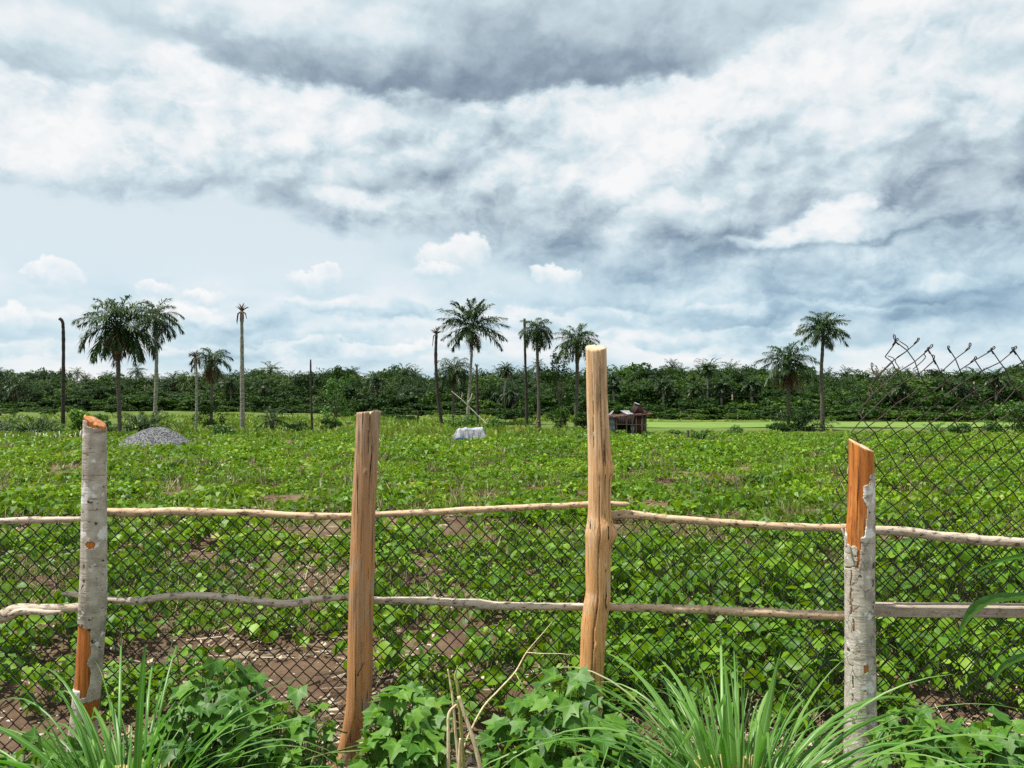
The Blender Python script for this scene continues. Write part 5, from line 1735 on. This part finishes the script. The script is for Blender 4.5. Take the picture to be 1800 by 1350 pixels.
# ------------------------------------------------------------------ tin shack
def shack():
    D = depth_of(768)
    k = D / 1400
    x = at(1102, 700, D)[0]
    base = np.array([x, D, gz(x, D)])
    root = thing("tin_shack", "small collapsing shack of rusty tin sheets and thin posts", "shack", base)
    X = lambda px: (px - 1102) * k
    Z = lambda py: at(1102, py, D)[2] - base[2]
    dp = 2.2

    def panel(name, x0, x1, z0, z1, y, mat, ang=0):
        b = MB()
        n = max(3, int(abs(x1 - x0) / .05))
        V = []
        for i in range(n + 1):
            xx = x0 + (x1 - x0) * i / n
            yy = y + .016 * math.sin(i * 2.1)
            for zz in (z0, z1):
                V += [(xx, yy, zz), (xx, yy + .012, zz)]
        Q = []
        for i in range(n):
            a = i * 4; c = a + 4
            Q += [[a, c, c + 2, a + 2], [a + 1, a + 3, c + 3, c + 1], [a + 2, c + 2, c + 3, a + 3], [a, a + 1, c + 1, c]]
        Q += [[0, 2, 3, 1], [n * 4, n * 4 + 1, n * 4 + 3, n * 4 + 2]]
        b.add(V, Q); return b.build(name, M[mat], root)

    def quadsheet(name, corners, mat, th=.02, nn=18):
        """corrugated sheet through four (px, py, depth) corners"""
        C = [np.array([X(a), d, Z(c)]) for a, c, d in corners]
        nrmv = nrm(np.cross(C[1] - C[0], C[3] - C[0]))
        V = []
        for i in range(nn + 1):
            f = i / nn
            for g in (0, .5, 1):
                p = (C[0] * (1 - f) + C[1] * f) * (1 - g) + (C[3] * (1 - f) + C[2] * f) * g
                p = p + nrmv * (.018 * math.sin(f * nn * 2.2))
                V += [p, p - nrmv * th]
        Q = []
        for i in range(nn):
            for g in range(2):
                a = i * 6 + g * 2; c = a + 6
                Q += [[a, c, c + 2, a + 2], [a + 1, a + 3, c + 3, c + 1]]
            a = i * 6; c = a + 6
            Q += [[a, a + 1, c + 1, c], [a + 4, c + 4, c + 5, a + 5]]
        Q += [[0, 2, 3, 1], [2, 4, 5, 3], [nn * 6, nn * 6 + 1, nn * 6 + 3, nn * 6 + 2], [nn * 6 + 2, nn * 6 + 3, nn * 6 + 5, nn * 6 + 4]]
        b = MB(); b.add(V, Q); return b.build(name, M[mat], root)
    y0 = 0
    z0 = 0.05
    for px, w in [(1068, 2), (1083, 2), (1101, 2.2), (1111, 1.6), (1118, 2), (1129, 1.8), (1132, 1.6), (1135, 1.6)]:
        b = MB(); zt_ = Z(731.5)
        V, Q, T = tube(np.array([(X(px), y0, -.1), (X(px) + .01, y0, zt_ * .5), (X(px), y0, zt_)]), w * k / 2, 7, True, .1); b.add(V, Q, T); b.build("post", M['greywood'], root)
    for px in (1066, 1135):
        b = MB(); V, Q, T = tube(np.array([(X(px), y0 + dp, -.1), (X(px), y0 + dp, Z(728))]), 2 * k / 2, 7); b.add(V, Q, T); b.build("post", M['greywood'], root)
    b = MB(); V, Q, T = tube(np.array([(X(1064), y0 - .06, Z(745)), (X(1100), y0 - .06, Z(746)), (X(1138), y0 - .06, Z(747))]), .035, 6); b.add(V, Q, T); b.build("cross_rail", M['greywood'], root)
    b = MB(); V, Q, T = tube(np.array([(X(1060), y0 - .04, Z(733)), (X(1138), y0 - .04, Z(729))]), .04, 6); b.add(V, Q, T); b.build("cross_rail", M['greywood'], root)
    panel("wall_sheet", X(1066), X(1081), z0, Z(735), y0 + .06, 'greysheet')
    panel("wall_sheet", X(1081.5), X(1086), z0, Z(735), y0 + .07, 'rust')
    panel("wall_sheet", X(1109), X(1115), z0, Z(746), y0 + .06, 'greysheet')
    panel("wall_sheet", X(1115.5), X(1128), z0, Z(731), y0 + .07, 'rust')
    panel("wall_sheet", X(1087), X(1108), z0 - .0, Z(757), y0 + .09, 'darkrust')
    panel("back_wall", X(1064), X(1136), 0, Z(730), y0 + dp - .06, 'darkrust')
    for px in (1065, 1136.5):
        b = MB(); V, Q = box((X(px), y0 + dp / 2, Z(748)), (.02, dp - .1, Z(732) - z0)); b.add(V, Q); b.build("side_wall", M['darkrust'], root)
    quadsheet("roof_sheet", [(1060, 733.5, -.35), (1104, 730.2, -.35), (1104, 728.4, dp * .8), (1060, 731, dp * .8)], 'rust')
    quadsheet("roof_sheet", [(1103, 730.4, -.4), (1147, 727.2, -.4), (1147, 725.4, dp * .8), (1103, 728.4, dp * .8)], 'rust')
    quadsheet("roof_sheet", [(1102, 728.6, -.2), (1112.5, 727.6, -.2), (1108, 721.6, .9), (1093, 722, .9)], 'zinc')
    quadsheet("roof_sheet", [(1068, 729.5, -.2), (1074, 727.8, -.2), (1081, 722.4, .7), (1079, 722.2, .9)], 'zinc')
    quadsheet("roof_sheet", [(1108, 724, .3), (1114, 727.5, -.1), (1125, 711, .2), (1118, 707.6, .5)], 'darkrust')
    quadsheet("roof_sheet", [(1114, 727.6, -.1), (1134, 726, .6), (1135, 719, 1.0), (1125, 711, .2)], 'rust')
    quadsheet("roof_sheet", [(1117, 707.2, .45), (1125, 710.8, .15), (1124, 711.8, .05), (1116, 708.2, .35)], 'zinc', nn=6)
    quadsheet("roof_sheet", [(1128, 726.6, .1), (1141, 725.4, .3), (1134, 719.5, 1.0), (1130, 721, .8)], 'darkrust')


shack()


# ------------------------------------------------------------------ cut timber and odds and ends in the field
def loose(label, pts, name="fallen_branch", cat="branch", mat='deadwood', group="cut branches lying in the field"):
    Ds = depth_of(max(p[1] for p in pts))
    c = None
    P = []
    for X, Y, q in pts:
        Dk = Ds + rr.uniform(-.1, .1)
        p = at(X, Y, Dk); p[2] = max(p[2], gz(p[0], Dk) + .02)
        P.append(tuple(p) + (q * Ds / 1400,))
    P = smooth_path(P, 5)
    c = P[0, :3].copy()
    V, Q, T = tube(P[:, :3] - c, P[:, 3], 7, True, .2)
    b = MB(); b.add(V, Q, T)
    tag(b.build(name, M[mat], None, True, tuple(c)), label, cat, group)


loose("bleached branch slanting over the pile of pale wood right of the shack", [(1141, 772, 1.2), (1152, 773, 1.4), (1160, 775.5, 1.4), (1168, 779, 1.2)])
loose("crooked bleached branch left of the pile of pale wood", [(1119, 786, 1), (1124, 782.5, 1.2), (1131, 783, 1.2), (1137, 786, 1.4), (1144, 785.5, 1.2)])
loose("straight pale branch right of the pile of pale wood", [(1178, 789, 1.3), (1186, 788, 1.4), (1195, 787.5, 1.1)])
loose("small pale branch below the tin shack", [(1077, 775.5, 1.1), (1083, 773, 1.3), (1089, 772.5, 1)])
loose("pale curved branch in the open field far right of the shack", [(1215, 783, 1), (1224, 781, 1.2), (1234, 781, 1), (1240, 782, .8)])
loose("pale stick among the beans right of the first post", [(482, 803, 1.0), (492, 802, 1.2), (501, 802.3, 1)])
loose("long plank on the ground left of the tarpaulin heap", [(690, 775.5, 1.2), (720, 775, 1.2), (760, 775, 1.3), (795, 775, 1.2)], "fallen_plank", "plank")
loose("short pale plank on the ground right of the tarpaulin heap", [(858, 773, 1.2), (868, 773, 1.4), (876, 773, 1.2)], "fallen_plank", "plank")
loose("pale stick near the small-crowned palm", [(967, 784, 1), (973, 783.2, 1.3), (978, 783, 1)])


def lump(label, X, Y, Wpx, Hpx, mat, name, cat):
    Dk = depth_of(Y); k = Dk / 1400
    x = at(X, 700, Dk)[0]
    b = MB()
    for i in range(7):
        V, T = pebble(rr, Wpx * k * .28, 2)
        b.add(V * np.array([1, 1, 1.0 * Hpx / Wpx * 2]) + np.array([rr.uniform(-.4, .4) * Wpx * k, rr.uniform(-.15, .15), Hpx * k * rr.uniform(.2, .5)]), None, T)
    tag(b.build(name, M[mat], None, False, (x, Dk, gz(x, Dk))), label, cat)


lump("bleached root stump among the pale wood right of the shack", 1153, 788, 18, 12, 'deadwood', "root_stump", "stump")
lump("dark root stump behind the pale-barked post", 112, 785, 12, 10, 'greywood', "root_stump", "stump")
lump("white lump of stone in the field below the two palms on the right", 1342, 803, 11, 8, 'stone', "white_stone", "stone")
lump("small white stone near the small-crowned palm", 934, 774, 6, 5, 'stone', "white_stone", "stone")
lump("dark root mound left of the tarpaulin heap at the leaning trunk's foot", 788, 757, 12, 8, 'greywood', "root_mound", "stump")
lump("small dark stump right of the gravel heap", 440, 776, 8, 6, 'greywood', "root_stump", "stump")
dead_palm("grey dead stump beside the small young palm in the open field", 1209, 776, 1209, 756, 130, 'palmtrunk', 6, 5, name="palm_stump")
shrub("dry rust-coloured plant in the weeds below the small-crowned palm", 946, 738, 762, 16, 131, 'palmdead', s=.14, n=260, clumps=7, name="dry_shrub")


# ------------------------------------------------------------------ weeds and tall grass of the far field
def weeds():
    b = MB()
    r = random.Random(77)
    for _ in range(13000):
        y = 52 * (130 / 52) ** r.random()
        x = r.uniform(-1, 1) * (y * .8 + 2)
        px = 900 + x / y * 1400
        n = mn.noise((x * .10, y * .18, 2.5)) + .5 * mn.noise((x * .4, y * .5, 6))
        if y > 66 and n < .12: continue
        if px > 1080 and 66 < y < 100: continue
        if px > 1080 and y > 58 and r.random() < .6: continue
        g = zt(y)
        nb = r.randint(4, 8)
        hh = r.uniform(.2, .6) * (1 + max(0, n)) * (.6 if px > 1080 else 1)
        V, Q = [], []
        for k in range(nb):
            a = r.random() * 6.28; q = r.random() * .4
            p = np.array([x + q * math.cos(a), y + q * math.sin(a), g])
            e = p + np.array([r.gauss(0, .22), r.gauss(0, .22), hh * r.uniform(.6, 1.1)])
            w = np.array([r.uniform(.05, .14), r.gauss(0, .05), 0])
            m = (p + e) / 2 + np.array([r.gauss(0, .06), 0, .05])
            i = len(V)
            V += [p, m - w, e, m + w]
            Q.append([i, i + 3, i + 2, i + 1])
        b.add(V, Q, mat=0 if r.random() < .6 else 1, tint=min(1, max(0, .45 + .8 * n + r.gauss(0, .15))))
    tag(b.build("field_grass", [M['grass'], M['bean']]), "tall grass and weeds around the feet of the palms", "grass", kind="stuff")


weeds()

# ------------------------------------------------------------------ forest
def far_palm(r, L, h):
    b = MB()
    nf = r.randint(20, 26)
    for k in range(nf):
        q = (k + .5) / nf
        az = k * 2.39996 + r.gauss(0, .2)
        e = 1.4 - 2.0 * q + r.gauss(0, .12)
        frond(b, r, (0, 0, h), az, e, L * r.uniform(.85, 1.1), 1.1 * r.uniform(.7, 1.2), 11, L * .33, .17, 0, .4, .45, 0, .05)
    if r.random() < .55:
        for k in range(r.randint(4, 9)):
            frond(b, r, (0, 0, h - .3), r.random() * 6.28, r.uniform(-1.4, -.8), L * r.uniform(.6, .9), .4, 8, L * .25, .16, 1, .5, .7, 1, .05)
    V, Q, T = tube(np.array([(0, 0, -.3), (.1, 0, h * .5), (0, 0, h)]), [.25, .18, .22], 7); b.add(V, Q, T, mat=2)
    return b


def far_broad(r, h, w):
    b = MB()
    for i in range(r.randint(20, 28)):
        a = r.random() * 6.28; q = math.sqrt(r.random()); z = r.uniform(.22, .9)
        ww = math.sin(math.pi * min(1, .18 + .72 * z)) ** .6
        leafcards(b, r, (w * q * ww * math.cos(a), w * q * ww * math.sin(a), h * z), w * r.uniform(.25, .4), w * r.uniform(.25, .4), h * r.uniform(.07, .12), 46, .55, 0)
    V, Q, T = tube(np.array([(0, 0, -.3), (.2, 0, h * .35), (0, 0, h * .75)]), [.22, .17, .06], 7); b.add(V, Q, T, mat=1)
    return b


fr = random.Random(9)
fpalms = [far_palm(fr, fr.uniform(3.0, 3.8), 6.0) for _ in range(6)]
fbroads = [far_broad(fr, 8.0, fr.uniform(2.6, 3.6)) for _ in range(6)]
fshrubs = [far_broad(fr, 3.2, fr.uniform(2.2, 3.2)) for _ in range(4)]
fpa = [b.arrays() for b in fpalms]; fba = [b.arrays() for b in fbroads]; fsa = [b.arrays() for b in fshrubs]


def edge_depth(px):
    return float(np.interp(px, [-400, 0, 300, 600, 800, 1000, 1150, 1500, 1800, 2300], [200, 190, 200, 165, 150, 145, 128, 118, 116, 112]))


def top_px(px):
    return float(np.interp(px, [-200, 0, 60, 250, 500, 650, 800, 900, 1000, 1150, 1300, 1400, 1550, 1700, 1800, 2100], [652, 650, 656, 662, 654, 650, 656, 654, 650, 646, 645, 652, 656, 652, 650, 650]))


pm, bm_ = MB(), MB()
for row in range(9):
    off = [0, 5, 11, 18, 26, 36, 48, 64, 84][row]
    px = -330
    while px < 2130:
        D = edge_depth(px) + off + fr.uniform(-2.5, 2.5)
        k = D / 1400
        x = (px - 900) * k
        stp = fr.uniform(26, 44) * 140 / D
        px += stp
        ctint = .45 + .9 * mn.noise((px * .011, row * .5, 7))
        tp = top_px(px) + [30, 22, 15, 10, 7, 4, 3, 1, 0][row] + fr.gauss(0, 6) + 17 * mn.noise((px * .02, row * .3, 1)) * (row > 1) - (fr.random() < .14) * fr.uniform(3, 10) * (row > 2)
        g = zt(D)
        H = at(900, tp, D)[2] - g
        pal = mn.noise((px * .006, row * .4, 3)) + fr.gauss(0, .35) > -.12
        if pal:
            L = 3.4
            hh = max(1.5, H - 2.4)
            a = fr.choice(fpa)
            V = a[0].copy()
            sc = fr.uniform(.85, 1.15)
            crown_part = V[:, 2] > 6.0 - 4.5
            Vz = V[:, 2] - 6.0
            Vn = V.copy() * sc
            Vn[:, 2] = np.where(Vz > -4.2, Vz * sc + hh, V[:, 2] / 6.0 * hh)
            pm.addmb((Vn,) + a[1:], rot('z', fr.uniform(0, 6.28)), (x, D, g), min(1, max(0, ctint + fr.gauss(0, .3))))
        else:
            a = fr.choice(fba)
            s = fr.uniform(.8, 1.35) * (1.7 if fr.random() < .15 else 1)
            bm_.addmb(a, np.diag([s, s, H / 8.0]) @ rot('z', fr.uniform(0, 6.28)), (x, D, g), min(1, max(0, ctint + fr.gauss(0, .28))))
px = -330
while px < 2130:        # thicket of shrubs along the foot of the forest
    for _ in range(3):
        D = edge_depth(px) - fr.uniform(0, 10) - 12 * max(0, mn.noise((px * .018, 0, 6)))
        x = (px - 900) * D / 1400 + fr.uniform(-2, 2)
        s = fr.uniform(.4, 1.05)
        bm_.addmb(fr.choice(fsa), np.diag([s * 1.1, s * 1.1, s * fr.uniform(.6, 1.2)]) @ rot('z', fr.uniform(0, 6.28)), (x, D, zt(D)), min(1, max(0, fr.gauss(.58, .33))))
    px += fr.uniform(14, 30)
px = -330
while px < 2130:        # low bright bushes in front of the thicket
    D = edge_depth(px) - fr.uniform(7, 17)
    s = fr.uniform(.25, .55)
    bm_.addmb(fr.choice(fsa), np.diag([s * 1.5, s * 1.2, s * fr.uniform(.5, 1.0)]) @ rot('z', fr.uniform(0, 6.28)), ((px - 900) * D / 1400, D, zt(D)), min(1, max(0, fr.gauss(.85, .2))))
    px += fr.uniform(9, 26)
for _ in range(150):      # bushes straggling out from the forest foot
    px = fr.uniform(-200, 2000)
    if 1090 < px < 1760: continue
    D = edge_depth(px) - fr.uniform(8, 70) * fr.random()
    if D < 92 or mn.noise((px * .012, D * .05, 4)) < -.05: continue
    s = fr.uniform(.25, .7)
    bm_.addmb(fr.choice(fsa), np.diag([s * 1.3, s * 1.1, s * fr.uniform(.5, .9)]) @ rot('z', fr.uniform(0, 6.28)), ((px - 900) * D / 1400, D, zt(D)), min(1, max(0, fr.gauss(.65, .3))))
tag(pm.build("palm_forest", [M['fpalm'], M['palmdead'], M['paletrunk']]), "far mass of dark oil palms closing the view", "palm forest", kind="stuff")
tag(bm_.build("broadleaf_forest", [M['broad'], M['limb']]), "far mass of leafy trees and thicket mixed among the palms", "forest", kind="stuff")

# palms one can tell apart along the edge of the forest
for X, Yc, Yb, Rp, lab in [
    (33, 678, 716, 24, "dull round palm at the far left forest edge"),
    (405, 672, 716, 20, "slim pale-trunked palm at the forest edge left of the tall mottled trunk"),
    (461, 680, 716, 20, "pale-trunked palm at the forest edge right of the tall mottled trunk"),
    (660, 668, 722, 20, "round palm at the forest edge right of the nailed post's top"),
    (722, 692, 726, 20, "low palm at the forest edge left of the leaning dead palm"),
    (889, 649, 722, 15, "palm head standing clear above the forest left of the bare black trunk"),
    (900, 692, 728, 20, "low spreading palm at the forest edge left of the bare black trunk"),
    (1077, 668, 714, 16, "pale-trunked palm at the forest edge right beside the tallest post"),
    (1167, 676, 716, 18, "thin-trunked palm at the forest edge above the shack's right end"),
    (1189, 700, 730, 21, "low broad palm with pale lower fronds right of the shack"),
    (1223, 684, 720, 19, "round palm with a pale trunk at the forest edge, right of the low broad palm"),
    (1270, 678, 722, 20, "palm with brownish fronds at the forest edge above the rice field's left part"),
    (1322, 676, 724, 20, "drooping palm at the forest edge left of the brown-skirted right palm"),
    (1243, 648, 724, 15, "palm head standing clear above the forest right of the shack"),
    (1583, 680, 722, 21, "palm with a pale trunk seen through the torn mesh"),
    (1680, 682, 724, 25, "brown-fronded palm seen through the middle of the torn mesh"),
    (1752, 664, 724, 22, "tall palm seen through the torn mesh near the right edge")]:
    r = random.Random(int(X))
    D = edge_depth(X) - r.uniform(3, 6)
    k = D / 1400
    x = at(X, 700, D)[0]; g = zt(D)
    root = thing("forest_palm", lab, "palm tree", (x, D, g), "palms along the forest edge")
    h = at(X, Yc, D)[2] - g
    b = MB()
    nf = 24
    for i in range(nf):
        q = (i + .5) / nf
        frond(b, r, (0, 0, 0), i * 2.39996 + r.gauss(0, .2), 1.4 - 2.1 * q + r.gauss(0, .1), Rp * k * 1.15 * r.uniform(.85, 1.1), 1.1, 14, Rp * k * .36, .15, 0, .4, .5, 0, .05)
    b.build("crown", M['palm'], root, loc=(0, 0, h))
    b = MB(); V, Q, T = tube(np.array([(0, 0, -.2), (r.uniform(-.2, .2), 0, h * .5), (0, 0, h)]), [.24, .17, .2], 8, True, .1); b.add(V, Q, T)
    b.build("trunk", M['paletrunk'], root)
    b = MB()
    for i in range(7):
        frond(b, r, (0, 0, -.3), r.random() * 6.28, r.uniform(-1.4, -.7), Rp * k * r.uniform(.7, 1), .4, 9, Rp * k * .28, .14, 0, .5, .7, 0, .05)
    b.build("dead_fronds", M['palmdead'], root, loc=(0, 0, h))

# ------------------------------------------------------------------ output
scene.view_settings.view_transform = 'Standard'
scene.view_settings.look = 'None'
scene.view_settings.exposure = EXPOSURE
scene.view_settings.gamma = 1.0
scene.cycles.use_denoising = False
scene.cycles.max_bounces = 6
scene.cycles.diffuse_bounces = 2
scene.cycles.glossy_bounces = 2
scene.cycles.transmission_bounces = 3
scene.cycles.transparent_max_bounces = 4
scene.cycles.sample_clamp_indirect = 6
